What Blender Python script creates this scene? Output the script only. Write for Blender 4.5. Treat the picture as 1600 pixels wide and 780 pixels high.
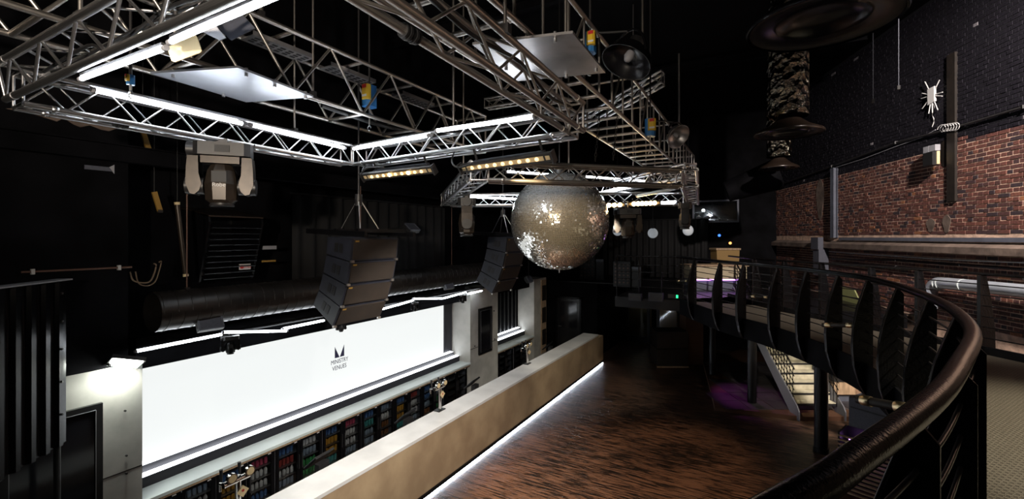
import bpy, math, random
from mathutils import Vector as V, Matrix
random.seed(7)
PI = math.pi
SC = bpy.context.scene
COL = SC.collection
for o in list(bpy.data.objects):
    bpy.data.objects.remove(o)

# ------------------------------------------------------------------ camera
# world: X across the room, Y along the bar, Z up; the camera stands on the balcony
CAMZ = 4.4
FP = 711.11                       # focal length in pixels of the 1600 wide frame
TH = math.atan(398 / FP)          # camera is turned this far left of the bar direction
FW = V((-math.sin(TH), math.cos(TH), 0)); RT = V((math.cos(TH), math.sin(TH), 0)); UP = V((0, 0, 1))
cam = bpy.data.cameras.new('camera'); cam.lens = 16; cam.sensor_width = 36; cam.sensor_fit = 'HORIZONTAL'
cam.shift_y = -19 / 1600; cam.clip_start = 0.05; cam.clip_end = 100
camo = bpy.data.objects.new('camera', cam); COL.objects.link(camo)
camo.location = (0, 0, CAMZ); camo.rotation_euler = (PI / 2, 0, TH)
SC.camera = camo

def rf(r, f, z):                  # floor coordinates: r metres right of, f metres ahead of the balcony spot
    return RT * r + FW * f + V((0, 0, z))
def at(x, y, z=None, X=None, Y=None, d=None, plane=None):
    D = FW + RT * ((x - 800) / FP) + UP * ((371 - y) / FP); O = V((0, 0, CAMZ))
    if z is not None: t = (z - CAMZ) / D.z
    elif X is not None: t = X / D.x
    elif Y is not None: t = Y / D.y
    elif d is not None: t = d
    else: t = (plane[0] - O).dot(plane[1]) / D.dot(plane[1])
    return O + D * t

# ------------------------------------------------------------------ world, exposure, house lights and added fill spots
w = bpy.data.worlds.new('world'); SC.world = w; w.use_nodes = True
w.node_tree.nodes['Background'].inputs[0].default_value = (0.55, 0.6, 0.75, 1)
w.node_tree.nodes['Background'].inputs[1].default_value = 0.006
SC.view_settings.view_transform = 'Standard'; SC.view_settings.look = 'None'
SC.view_settings.exposure = 0.0; SC.view_settings.gamma = 1.0; SC.view_settings.use_curve_mapping = False
try:
    SC.cycles.use_denoising = True; SC.cycles.max_bounces = 7; SC.cycles.sample_clamp_indirect = 4.0
    SC.cycles.transparent_max_bounces = 12; SC.cycles.caustics_reflective = False
except Exception: pass

def spot(name, loc, target, watt, ang, col, blend=0.6, rad=0.12):
    l = bpy.data.lights.new(name, 'SPOT'); l.energy = watt; l.color = col
    l.spot_size = math.radians(ang); l.spot_blend = blend; l.shadow_soft_size = rad
    o = bpy.data.objects.new(name, l); COL.objects.link(o); o.location = loc
    o.rotation_euler = (V(target) - V(loc)).to_track_quat('-Z', 'Y').to_euler(); return o
WARM = (1.0, 0.72, 0.42); NEUT = (1.0, 0.93, 0.82); COOL = (0.86, 0.92, 1.0)
spot('fill_spot_brick', rf(5.4, 3.0, 8.6), rf(9.0, 9.6, 4.7), 5200, 76, (1.0, 0.88, 0.80), 0.9)  # added fill lamp, out of view, brightens the brick wall
spot('fill_spot_walkway', rf(6.3, 2.0, 7.3), rf(4.9, 3.2, 2.75), 2200, 50, (1.0, 0.92, 0.72), 0.7)  # unseen fill added to brighten the walkway floor
spot('fill_spot_rig', rf(-1.5, -1.6, 4.9), rf(-2.0, 3.0, 6.7), 1500, 84, (1.0, 0.86, 0.70), 0.9)  # fill added behind the camera to light the trusses from the front
spot('house_light_floor', at(640, 288, d=5.75), at(930, 765, z=0), 1900, 46, (1.0, 0.66, 0.40), 0.45, 0.05)
spot('house_light_bar', at(800, 272, d=4.85), V((-5.0, 6.0, 0.9)), 1300, 80, (1.0, 0.94, 0.85), 0.8, 0.05)
spot('fill_spot_ball', at(800, 274, d=4.85), at(885, 350, d=7.8), 360, 40, (1.0, 0.70, 0.36), 0.8, 0.05)  # warm fill added to brighten the mirror ball
spot('fill_spot_ball_top', at(700, 190, d=5.6), at(865, 300, d=7.5), 420, 36, (0.86, 0.93, 1.0), 0.8, 0.2)  # second, cool fill added for the top of the ball
spot('fill_spot_balcony', rf(4.6, -1.6, 5.2), rf(2.0, 2.2, 3.3), 25, 60, NEUT, 0.8, 0.03)  # weak unseen fill, added for a highlight line along the handrail
spot('house_light_bar_end', at(960, 332, d=9.1), V((-5.0, 12.6, 0.8)), 420, 60, (1.0, 0.93, 0.78), 0.7, 0.05)
spot('house_light_stairs', rf(5.85, 10.9, 2.35), rf(7.5, 12.0, 0.8), 105, 75, (1.0, 0.93, 0.68), 0.5, 0.02)
spot('house_light_purple', rf(6.2, 13.9, 2.2), rf(6.5, 12.3, 0.0), 75, 50, (0.75, 0.10, 0.75), 0.7)
spot('house_light_low', rf(8.0, 9.0, 2.3), rf(8.2, 11.2, 0.0), 330, 80, (1.0, 0.92, 0.78), 0.6)

# ------------------------------------------------------------------ materials
MATS = {}
def mat(name, col, rough=0.5, metal=0.0, var=0.0, scale=6.0, bump=0.0, bscale=40.0, emit=None, estr=0.0, spec=0.5, col2=None, stretch=(1, 1, 1)):
    m = bpy.data.materials.new(name); m.use_nodes = True; nt = m.node_tree; b = nt.nodes['Principled BSDF']
    b.inputs['Base Color'].default_value = (*col, 1); b.inputs['Roughness'].default_value = rough
    b.inputs['Metallic'].default_value = metal; b.inputs['Specular IOR Level'].default_value = spec
    if emit: b.inputs['Emission Color'].default_value = (*emit, 1); b.inputs['Emission Strength'].default_value = estr
    if var or bump or col2:
        tc = nt.nodes.new('ShaderNodeTexCoord'); mp = nt.nodes.new('ShaderNodeMapping')
        mp.inputs['Scale'].default_value = stretch; nt.links.new(tc.outputs['Object'], mp.inputs['Vector'])
    if var or col2:
        n = nt.nodes.new('ShaderNodeTexNoise'); n.inputs['Scale'].default_value = scale; n.inputs['Detail'].default_value = 6
        nt.links.new(mp.outputs[0], n.inputs['Vector'])
        r = nt.nodes.new('ShaderNodeValToRGB'); r.color_ramp.elements[0].position = 0.35; r.color_ramp.elements[1].position = 0.66
        c2 = col2 or tuple(min(1, c * (1 + var)) for c in col); c1 = col if col2 else tuple(c * (1 - var) for c in col)
        r.color_ramp.elements[0].color = (*c1, 1); r.color_ramp.elements[1].color = (*c2, 1)
        nt.links.new(n.outputs['Fac'], r.inputs[0]); nt.links.new(r.outputs[0], b.inputs['Base Color'])
    if bump:
        n2 = nt.nodes.new('ShaderNodeTexNoise'); n2.inputs['Scale'].default_value = bscale; n2.inputs['Detail'].default_value = 4
        nt.links.new(mp.outputs[0], n2.inputs['Vector'])
        bp = nt.nodes.new('ShaderNodeBump'); bp.inputs['Strength'].default_value = bump; bp.inputs['Distance'].default_value = 0.02
        nt.links.new(n2.outputs['Fac'], bp.inputs['Height']); nt.links.new(bp.outputs[0], b.inputs['Normal'])
    MATS[name] = m; return m
def emis(name, col, s):
    return mat(name, (0.8, 0.8, 0.8), 0.4, emit=col, estr=s)

mat('black_wall', (0.0035, 0.0035, 0.0045), 0.75, var=0.5, scale=2, bump=0.15, bscale=12, spec=0.06)
mat('black_ceiling', (0.0018, 0.0018, 0.0022), 0.85, var=0.4, scale=1.5, spec=0.1)
mat('black_gloss', (0.004, 0.004, 0.005), 0.30, bump=0.25, bscale=60, spec=0.28)
mat('black_matt', (0.008, 0.008, 0.009), 0.55)
mat('black_rail', (0.0055, 0.0045, 0.0045), 0.18, bump=0.12, bscale=110, spec=0.28)
mat('dark_plastic', (0.022, 0.021, 0.022), 0.42, var=0.2, scale=10)
mat('head_shell', (0.036, 0.027, 0.020), 0.36, 0.35, var=0.2, scale=12)
mat('cable', (0.006, 0.006, 0.007), 0.5)
mat('alu', (0.66, 0.66, 0.68), 0.33, 1.0, var=0.22, scale=9)
mat('alu_dull', (0.50, 0.47, 0.44), 0.42, 1.0, var=0.25, scale=7)
mat('alu_plate', (0.55, 0.57, 0.62), 0.40, 0.75, var=0.10, scale=3)
mat('steel_panel', (0.40, 0.39, 0.40), 0.36, 0.85, var=0.30, scale=2.5)
mat('chrome', (0.85, 0.83, 0.80), 0.10, 1.0)
mat('brass', (0.72, 0.58, 0.36), 0.30, 1.0)
mat('plaster', (0.46, 0.45, 0.42), 0.6, var=0.16, scale=2.2, bump=0.06, bscale=20)
mat('bar_front', (0.54, 0.40, 0.25), 0.50, col2=(0.37, 0.26, 0.16), scale=1.6, bump=0.05, bscale=30)
mat('bar_top', (0.80, 0.79, 0.78), 0.33, var=0.10, scale=1.8)
mat('counter_top', (0.66, 0.73, 0.73), 0.35, var=0.06, scale=2)
mat('led_white', (0.8, 0.8, 0.8), 0.4, emit=(0.88, 0.94, 1.0), estr=24)
mat('led_soft', (0.8, 0.8, 0.8), 0.4, emit=(0.90, 0.95, 1.0), estr=7)
mat('led_floor', (0.8, 0.8, 0.8), 0.4, emit=(0.78, 0.86, 1.0), estr=42)
mat('screen_white', (0.05, 0.05, 0.05), 0.5, emit=(0.915, 0.945, 0.935), estr=0.97)
mat('bulb_warm', (0.8, 0.7, 0.5), 0.3, emit=(1.0, 0.62, 0.26), estr=60)
mat('bulb_dim', (0.8, 0.7, 0.5), 0.3, emit=(1.0, 0.62, 0.28), estr=2.2)
mat('flood_face', (0.8, 0.8, 0.8), 0.3, emit=(0.95, 1.0, 0.90), estr=110)
mat('fridge_light', (0.8, 0.8, 0.8), 0.4, emit=(0.9, 0.95, 1.0), estr=1.6)
mat('purple_led', (0.5, 0.2, 0.6), 0.4, emit=(0.62, 0.25, 1.0), estr=5)
mat('green_led', (0.1, 0.5, 0.3), 0.4, emit=(0.02, 0.9, 0.30), estr=2.0)
mat('blue_led', (0.1, 0.2, 0.6), 0.4, emit=(0.05, 0.2, 1.0), estr=2.5)
mat('orange_dot', (0.6, 0.3, 0.1), 0.4, emit=(1.0, 0.35, 0.08), estr=3)
mat('glow_disc', (0.55, 0.57, 0.60), 0.5, emit=(0.85, 0.93, 1.0), estr=0.20)
mat('fabric_black', (0.007, 0.007, 0.008), 0.85, bump=0.2, bscale=80)
mat('speaker_box', (0.018, 0.020, 0.030), 0.45, var=0.2, scale=8)
mat('grille', (0.020, 0.013, 0.009), 0.65, var=0.25, scale=5, bump=0.4, bscale=220)
mat('duct_black', (0.016, 0.014, 0.013), 0.36, var=0.3, scale=5)
mat('steel_blue', (0.105, 0.115, 0.15), 0.5, var=0.15, scale=5)
mat('rust', (0.010, 0.0065, 0.0045), 0.6, var=0.4, scale=10)
mat('copper_pipe', (0.14, 0.075, 0.055), 0.5)
mat('silver_pipe', (0.46, 0.50, 0.57), 0.42, 0.45, var=0.15, scale=3)
mat('stone', (0.125, 0.092, 0.075), 0.8, var=0.4, scale=4, bump=0.4, bscale=10)
mat('mortar', (0.58, 0.40, 0.30), 0.85, var=0.3, scale=8, bump=0.3, bscale=30)
mat('black_mortar', (0.008, 0.008, 0.011), 0.6, bump=0.4, bscale=20)
mat('white_paint', (0.62, 0.62, 0.62), 0.5)
mat('yellow', (0.65, 0.42, 0.03), 0.45)
mat('blue', (0.03, 0.16, 0.42), 0.4)
mat('red', (0.45, 0.02, 0.02), 0.45)
mat('strap_yellow', (0.30, 0.17, 0.03), 0.6)
mat('tan_cable', (0.20, 0.14, 0.09), 0.6)
mat('gold_plate', (0.66, 0.52, 0.30), 0.45, var=0.1, scale=4)
mat('tv_glass', (0.010, 0.010, 0.013), 0.12)
mat('bezel', (0.008, 0.008, 0.009), 0.35)
mat('wood_pale', (0.40, 0.28, 0.18), 0.55, var=0.25, scale=4, stretch=(1, 8, 1))
mat('wood_strip', (0.075, 0.035, 0.02), 0.5)
mat('stair_tread', (0.44, 0.40, 0.30), 0.5, var=0.15, scale=8)
mat('stringer', (0.13, 0.13, 0.16), 0.45)
mat('grey_box', (0.075, 0.08, 0.105), 0.6, var=0.1, scale=30)
mat('grey_pale', (0.30, 0.30, 0.33), 0.6, var=0.1)
mat('tan_leather', (0.30, 0.19, 0.07), 0.5)
mat('beige_panel', (0.46, 0.39, 0.27), 0.6)
mat('leather_black', (0.014, 0.010, 0.008), 0.40, var=0.3, scale=6)
mat('black_door', (0.012, 0.012, 0.014), 0.25)
mat('corrugated', (0.003, 0.003, 0.0035), 0.22, spec=0.35)
mat('ledge_black', (0.006, 0.005, 0.011), 0.4)
mat('rib_highlight', (0.045, 0.038, 0.038), 0.3, 0.4)  # lighter than the black ribs, highlights put into the colour
mat('ink', (0.012, 0.010, 0.045), 0.6)
mat('olive_panel', (0.30, 0.32, 0.13), 0.6)
mat('tile_dark', (0.045, 0.040, 0.045), 0.4, var=0.3, scale=4)
mat('hood_black', (0.008, 0.008, 0.010), 0.22)
mat('hood_brown', (0.018, 0.012, 0.009), 0.28)

def foil():
    m = mat('foil', (0.15, 0.135, 0.11), 0.13, 1.0)
    nt = m.node_tree; b = nt.nodes['Principled BSDF']
    tc = nt.nodes.new('ShaderNodeTexCoord'); vo = nt.nodes.new('ShaderNodeTexVoronoi'); vo.inputs['Scale'].default_value = 7
    no = nt.nodes.new('ShaderNodeTexNoise'); no.inputs['Scale'].default_value = 9; no.inputs['Detail'].default_value = 5
    ad = nt.nodes.new('ShaderNodeMath'); ad.operation = 'ADD'
    bp = nt.nodes.new('ShaderNodeBump'); bp.inputs['Strength'].default_value = 1.0; bp.inputs['Distance'].default_value = 0.12
    nt.links.new(tc.outputs['Object'], vo.inputs['Vector']); nt.links.new(tc.outputs['Object'], no.inputs['Vector'])
    nt.links.new(vo.outputs['Distance'], ad.inputs[0]); nt.links.new(no.outputs['Fac'], ad.inputs[1])
    nt.links.new(ad.outputs[0], bp.inputs['Height']); nt.links.new(bp.outputs[0], b.inputs['Normal'])
foil()

def attr_brick(name, rough, bump):
    m = bpy.data.materials.new(name); m.use_nodes = True; nt = m.node_tree; b = nt.nodes['Principled BSDF']
    a = nt.nodes.new('ShaderNodeAttribute'); a.attribute_name = 'bc'
    tc = nt.nodes.new('ShaderNodeTexCoord'); n = nt.nodes.new('ShaderNodeTexNoise'); n.inputs['Scale'].default_value = 25; n.inputs['Detail'].default_value = 5
    mx = nt.nodes.new('ShaderNodeMix'); mx.data_type = 'RGBA'; mx.blend_type = 'MULTIPLY'; mx.inputs[0].default_value = 0.6
    rp = nt.nodes.new('ShaderNodeValToRGB'); rp.color_ramp.elements[0].color = (0.4, 0.4, 0.4, 1); rp.color_ramp.elements[1].color = (1.35, 1.3, 1.3, 1)
    rp.color_ramp.elements[0].position = 0.3; rp.color_ramp.elements[1].position = 0.7
    nt.links.new(tc.outputs['Object'], n.inputs['Vector']); nt.links.new(n.outputs['Fac'], rp.inputs[0])
    nt.links.new(a.outputs['Color'], mx.inputs[6]); nt.links.new(rp.outputs[0], mx.inputs[7]); nt.links.new(mx.outputs[2], b.inputs['Base Color'])
    bp = nt.nodes.new('ShaderNodeBump'); bp.inputs['Strength'].default_value = bump; bp.inputs['Distance'].default_value = 0.01
    nt.links.new(n.outputs['Fac'], bp.inputs['Height']); nt.links.new(bp.outputs[0], b.inputs['Normal'])
    b.inputs['Roughness'].default_value = rough; MATS[name] = m
attr_brick('brick', 0.75, 0.5); attr_brick('brick_black', 0.8, 0.5); MATS['brick_black'].node_tree.nodes['Principled BSDF'].inputs['Specular IOR Level'].default_value = 0.15

def floor_mat():
    m = bpy.data.materials.new('floor_strip'); m.use_nodes = True; nt = m.node_tree; b = nt.nodes['Principled BSDF']; L = nt.links
    tc = nt.nodes.new('ShaderNodeTexCoord')
    def noise(scale, stretch, det=5):
        mp = nt.nodes.new('ShaderNodeMapping'); mp.inputs['Scale'].default_value = stretch; L.new(tc.outputs['Object'], mp.inputs['Vector'])
        n = nt.nodes.new('ShaderNodeTexNoise'); n.inputs['Scale'].default_value = scale; n.inputs['Detail'].default_value = det; L.new(mp.outputs[0], n.inputs['Vector']); return n.outputs['Fac']
    a = noise(1.0, (2.4, 36.0, 1)); c = noise(1.0, (40, 80, 1), 3); d = noise(0.7, (1, 1, 1))
    r = nt.nodes.new('ShaderNodeValToRGB'); e = r.color_ramp.elements
    e[0].position = 0.46; e[0].color = (0.008, 0.006, 0.005, 1); e[1].position = 0.55; e[1].color = (0.120, 0.066, 0.042, 1)
    x = e.new(0.5); x.color = (0.036, 0.019, 0.013, 1)
    a2 = noise(1.0, (7.0, 110.0, 1)); ax = nt.nodes.new('ShaderNodeMath'); ax.operation = 'MULTIPLY_ADD'; ax.inputs[1].default_value = 0.45; L.new(a2, ax.inputs[0]); ay = nt.nodes.new('ShaderNodeMath'); ay.operation = 'MULTIPLY_ADD'; ay.inputs[1].default_value = 0.75; ay.inputs[2].default_value = -0.1; L.new(a, ay.inputs[0]); L.new(ay.outputs[0], ax.inputs[2]); a = ax.outputs[0]
    mx = nt.nodes.new('ShaderNodeMath'); mx.operation = 'MULTIPLY_ADD'; mx.inputs[1].default_value = 0.35; L.new(d, mx.inputs[0]); 
    s = nt.nodes.new('ShaderNodeMath'); s.operation = 'SUBTRACT'; s.inputs[1].default_value = 0.175; L.new(a, s.inputs[0]); L.new(s.outputs[0], mx.inputs[2])
    L.new(mx.outputs[0], r.inputs[0]); L.new(r.outputs[0], b.inputs['Base Color'])
    rr = nt.nodes.new('ShaderNodeMapRange'); rr.inputs[3].default_value = 0.22; rr.inputs[4].default_value = 0.55; L.new(c, rr.inputs[0]); L.new(rr.outputs[0], b.inputs['Roughness'])
    bp = nt.nodes.new('ShaderNodeBump'); bp.inputs['Strength'].default_value = 0.5; bp.inputs['Distance'].default_value = 0.006
    ad = nt.nodes.new('ShaderNodeMath'); ad.operation = 'ADD'; L.new(a, ad.inputs[0]); L.new(c, ad.inputs[1]); L.new(ad.outputs[0], bp.inputs['Height']); L.new(bp.outputs[0], b.inputs['Normal'])
    b.inputs['Specular IOR Level'].default_value = 0.4
    MATS['floor_strip'] = m
floor_mat()

def tread_mat():
    m = mat('tread_plate', (0.27, 0.235, 0.165), 0.55); nt = m.node_tree; b = nt.nodes['Principled BSDF']; L = nt.links
    tc = nt.nodes.new('ShaderNodeTexCoord'); mp = nt.nodes.new('ShaderNodeMapping'); mp.inputs['Rotation'].default_value = (0, 0, 0.5); mp.inputs['Scale'].default_value = (1, 1, 1)
    br = nt.nodes.new('ShaderNodeTexBrick'); br.inputs['Scale'].default_value = 9; br.inputs['Mortar Size'].default_value = 0.09; br.inputs['Mortar Smooth'].default_value = 0.3
    br.inputs['Color1'].default_value = (0.20, 0.175, 0.135, 1); br.inputs['Color2'].default_value = (0.175, 0.15, 0.115, 1); br.inputs['Mortar'].default_value = (0.05, 0.042, 0.03, 1)
    L.new(tc.outputs['Object'], mp.inputs['Vector']); L.new(mp.outputs[0], br.inputs['Vector']); L.new(br.outputs['Color'], b.inputs['Base Color'])
    bp = nt.nodes.new('ShaderNodeBump'); bp.invert = True; bp.inputs['Distance'].default_value = 0.004; L.new(br.outputs['Fac'], bp.inputs['Height']); L.new(bp.outputs[0], b.inputs['Normal'])
tread_mat()

def glass(name, tint, refl=0.12):
    m = bpy.data.materials.new(name); m.use_nodes = True; nt = m.node_tree; nt.nodes.remove(nt.nodes['Principled BSDF'])
    t = nt.nodes.new('ShaderNodeBsdfTransparent'); t.inputs[0].default_value = (*tint, 1)
    g = nt.nodes.new('ShaderNodeBsdfGlossy'); g.inputs['Roughness'].default_value = 0.05
    x = nt.nodes.new('ShaderNodeMixShader'); x.inputs[0].default_value = refl
    nt.links.new(t.outputs[0], x.inputs[1]); nt.links.new(g.outputs[0], x.inputs[2]); nt.links.new(x.outputs[0], nt.nodes['Material Output'].inputs[0]); MATS[name] = m
glass('glass', (0.72, 0.74, 0.76), 0.05); glass('glass_dark', (0.55, 0.55, 0.5), 0.10)

# ------------------------------------------------------------------ mesh helpers
WM = {}                                                     # world matrix of each object built so far
class MB:
    def __init__(s): s.v = []; s.f = []; s.sm = []; s.mi = []; s.cur = 0
    def add(s, vs, fs, smooth=False):
        n = len(s.v); s.v += [V(p) for p in vs]
        for f in fs: s.f.append([i + n for i in f]); s.sm.append(smooth); s.mi.append(s.cur)
        return s
    def box(s, c, size, M=None):
        c = V(c); a, b, d = (size[0] / 2, size[1] / 2, size[2] / 2); ps = []
        for z in (-d, d):
            for y in (-b, b):
                for x in (-a, a):
                    p = V((x, y, z)); ps.append(c + (M @ p if M else p))
        return s.add(ps, [(0, 2, 3, 1), (4, 5, 7, 6), (0, 1, 5, 4), (2, 6, 7, 3), (0, 4, 6, 2), (1, 3, 7, 5)])
    def bb(s, x0, x1, y0, y1, z0, z1):
        return s.box(((x0 + x1) / 2, (y0 + y1) / 2, (z0 + z1) / 2), (x1 - x0, y1 - y0, z1 - z0))
    def frame(s, p, q):
        d = (V(q) - V(p)); L = d.length; d = d / L
        u = d.cross(UP) if abs(d.z) < 0.99 else d.cross(V((0, 1, 0))); u.normalize(); return d, u, u.cross(d), L
    def bar(s, p, q, wd, ht):                                # box along a segment; wd sideways, ht upwards
        d, u, n, L = s.frame(p, q); M = Matrix((u, d, n)).transposed()
        return s.box((V(p) + V(q)) / 2, (wd, L, ht), M)
    def cyl(s, p, q, r, n=12, r2=None, caps=True):
        d, u, m, L = s.frame(p, q); r2 = r if r2 is None else r2; ps = []
        for (c, rr) in ((V(p), r), (V(q), r2)):
            for i in range(n):
                a = 2 * PI * i / n; ps.append(c + (u * math.cos(a) + m * math.sin(a)) * rr)
        s.add(ps, [(i, (i + 1) % n, n + (i + 1) % n, n + i) for i in range(n)], True)
        if caps: s.add(ps[:n], [tuple(reversed(range(n)))]); s.add(ps[n:], [tuple(range(n))])
        return s
    def tube(s, pts, r, n=8, closed=False):
        pts = [V(p) for p in pts]; N = len(pts); ps = []
        for i, p in enumerate(pts):
            a = pts[(i - 1) % N] if closed else pts[max(0, i - 1)]; b = pts[(i + 1) % N] if closed else pts[min(N - 1, i + 1)]
            d = (b - a).normalized(); u = d.cross(UP)
            if u.length < 1e-3: u = d.cross(V((0, 1, 0)))
            u.normalize(); m = u.cross(d)
            for k in range(n):
                t = 2 * PI * k / n; ps.append(p + (u * math.cos(t) + m * math.sin(t)) * r)
        fs = [(i * n + k, i * n + (k + 1) % n, ((i + 1) % N) * n + (k + 1) % n, ((i + 1) % N) * n + k) for i in range(N if closed else N - 1) for k in range(n)]
        s.add(ps, fs, True)
        if not closed: s.add(ps[:n], [tuple(reversed(range(n)))]); s.add(ps[-n:], [tuple(range(n))])
        return s
    def lathe(s, prof, c, n=24, M=None):
        c = V(c); ps = []
        for (r, z) in prof:
            for i in range(n):
                a = 2 * PI * i / n; p = V((r * math.cos(a), r * math.sin(a), z)); ps.append(c + (M @ p if M else p))
        return s.add(ps, [(j * n + i, j * n + (i + 1) % n, (j + 1) * n + (i + 1) % n, (j + 1) * n + i) for j in range(len(prof) - 1) for i in range(n)], True)
    def prism(s, poly, vec):
        poly = [V(p) for p in poly]; vec = V(vec); n = len(poly)
        nrm = V((0, 0, 0))
        for i in range(n): nrm += (poly[i] - poly[0]).cross(poly[(i + 1) % n] - poly[0])
        if nrm.dot(vec) < 0: poly.reverse()
        ps = poly + [p + vec for p in poly]
        return s.add(ps, [tuple(reversed(range(n))), tuple(range(n, 2 * n))] + [(i, (i + 1) % n, n + (i + 1) % n, n + i) for i in range(n)])
    def rbox(s, c, size, r, M=None):                          # box with chamfered vertical edges
        a, b, d = size[0] / 2, size[1] / 2, size[2] / 2
        poly = [(-a + r, -b), (a - r, -b), (a, -b + r), (a, b - r), (a - r, b), (-a + r, b), (-a, b - r), (-a, -b + r)]
        c = V(c); f = lambda p: c + (M @ p if M else p)
        lo = [f(V((x, y, -d))) for x, y in poly]; hi = [f(V((x, y, d))) for x, y in poly]; n = 8
        return s.add(lo + hi, [tuple(reversed(range(n))), tuple(range(n, 16))] + [(i, (i + 1) % n, n + (i + 1) % n, n + i) for i in range(n)])
    def build(s, name, m, parent=None):
        me = bpy.data.meshes.new(name)
        if parent is not None: W = WM[parent]
        else:
            xs = [p.x for p in s.v]; ys = [p.y for p in s.v]; zs = [p.z for p in s.v]
            W = Matrix.Translation(((min(xs) + max(xs)) / 2, (min(ys) + max(ys)) / 2, min(zs)))
        inv = W.inverted()
        me.from_pydata([inv @ p for p in s.v], [], s.f); me.polygons.foreach_set('use_smooth', s.sm)
        ms = m if isinstance(m, (list, tuple)) else [m]
        for k in ms: me.materials.append(MATS[k])
        if len(ms) > 1: me.polygons.foreach_set('material_index', s.mi)
        me.update(); o = bpy.data.objects.new(name, me); COL.objects.link(o)
        if parent is not None: o.parent = parent
        else: o.matrix_basis = W
        WM[o] = W; return o
def tag(o, label=None, cat=None, group=None, kind=None):
    if label: o['label'] = label
    if cat: o['category'] = cat
    if group: o['group'] = group
    if kind: o['kind'] = kind
    return o
def thing(name, label, cat, loc=(0, 0, 0), rz=0, group=None):
    o = bpy.data.objects.new(name, None); COL.objects.link(o); o.empty_display_size = 0.1
    W = Matrix.Translation(V(loc)) @ Matrix.Rotation(rz, 4, 'Z'); o.matrix_basis = W; WM[o] = W
    return tag(o, label, cat, group)
def copy_tree(o, parent=None):
    c = o.copy(); COL.objects.link(c); c.parent = parent
    WM[c] = WM[o]
    for ch in list(o.children): copy_tree(ch, c)
    return c
def place(o, M): o.matrix_basis = M; WM[o] = M
def struct(name, mb, m): return tag(mb.build(name, m), kind='structure')
_unit = {}
def unit_cyl(n, m):
    k = (n, m)
    if k not in _unit:
        me = bpy.data.meshes.new('rod'); ps = []
        for z in (0, 1):
            for i in range(n): ps.append((math.cos(2 * PI * i / n), math.sin(2 * PI * i / n), z))
        me.from_pydata(ps, [], [(i, (i + 1) % n, n + (i + 1) % n, n + i) for i in range(n)] + [tuple(reversed(range(n))), tuple(range(n, 2 * n))])
        me.polygons.foreach_set('use_smooth', [True] * n + [False, False]); me.materials.append(MATS[m]); _unit[k] = me
    return _unit[k]
def rod(name, p, q, r, m, parent, n=8):
    p = V(p); q = V(q); d = q - p; o = bpy.data.objects.new(name, unit_cyl(n, m)); COL.objects.link(o); o.parent = parent
    M = Matrix.Translation(p) @ d.to_track_quat('Z', 'Y').to_matrix().to_4x4() @ Matrix.Diagonal((r, r, d.length, 1))
    o.matrix_basis = WM[parent].inverted() @ M; return o
def text_mesh(name, body, size, M, m, parent):
    c = bpy.data.curves.new(name, 'FONT'); c.body = body; c.size = size; c.align_x = 'CENTER'; c.extrude = 0.001
    t = bpy.data.objects.new(name, c); COL.objects.link(t)
    me = bpy.data.meshes.new_from_object(t.evaluated_get(bpy.context.evaluated_depsgraph_get()))
    bpy.data.objects.remove(t); me.materials.clear(); me.materials.append(MATS[m])
    o = bpy.data.objects.new(name, me); COL.objects.link(o); o.parent = parent; o.matrix_basis = WM[parent].inverted() @ M; return o
def axes(x, y, z, o):
    M = Matrix((x, y, z)).transposed().to_4x4(); M.translation = o; return M
def spline(pts, k=4):                                       # Catmull-Rom through points
    pts = [V(p) for p in pts]; out = []
    for i in range(len(pts) - 1):
        a = pts[max(0, i - 1)]; b = pts[i]; c = pts[i + 1]; d = pts[min(len(pts) - 1, i + 2)]
        for j in range(k):
            t = j / k
            out.append(0.5 * ((2 * b) + (c - a) * t + (2 * a - 5 * b + 4 * c - d) * t * t + (3 * b - a - 3 * c + d) * t ** 3))
    out.append(pts[-1]); return out

# ================================================================== the setting
MZ = 2.75                                                   # balcony floor level
CEIL = 9.2
struct('floor', MB().bb(-7.9, 12.5, -4, 21, -0.2, 0), 'floor_strip')
struct('ceiling', MB().bb(-7.9, 12.5, -4, 21, CEIL, CEIL + 0.2), 'black_ceiling')
XP = -7.12                                                  # front of the plastered piers
XS = -7.76                                                  # back of the bar recesses
struct('wall_left', MB().bb(-8.1, -7.9, -4, 21, 0, CEIL), 'black_wall')
struct('wall_left_upper', MB().bb(-7.9, XP, -4, 2.68, 2.78, CEIL), 'black_wall')
struct('wall_left_pier_near', MB().bb(-7.9, XP, -4, 2.83, 0, 2.78), 'plaster')
struct('wall_left_pier_mid', MB().bb(-7.9, XP, 10.37, 11.84, 0, 2.92), 'plaster')
struct('wall_left_pier_far', MB().bb(-7.9, XP, 14.3, 15.3, 0, 2.92), 'plaster')
struct('trim_1', MB().bb(-7.9, -7.3, 2.83, 10.37, 2.64, 3.05), 'black_wall')     # black head above the screen
struct('trim_2', MB().bb(-7.9, -7.3, 11.84, 14.3, 2.64, 3.05), 'black_wall')
# panel joints and tie holes of the near and middle pier
for (y0, y1, z) in ((-2, 2.83, 1.42), (10.37, 11.84, 1.3)):
    struct('trim_3', MB().bb(XP, XP + 0.004, y0, y1, z, z + 0.012), 'rust')
# brownish panelled end of the far pier
pe = thing('access_panel', 'narrow brown panel with stacked hatches on the far bar pier', 'panel', (XP + 0.02, 15.0, 0))
MB().bb(XP, XP + 0.03, 14.85, 15.25, 0.2, 2.85).build('frame', 'wood_pale', pe)
for z in (0.5, 1.3, 2.1): MB().bb(XP + 0.03, XP + 0.045, 14.9, 15.2, z, z + 0.55).build('hatch', 'rust', pe)
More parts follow.
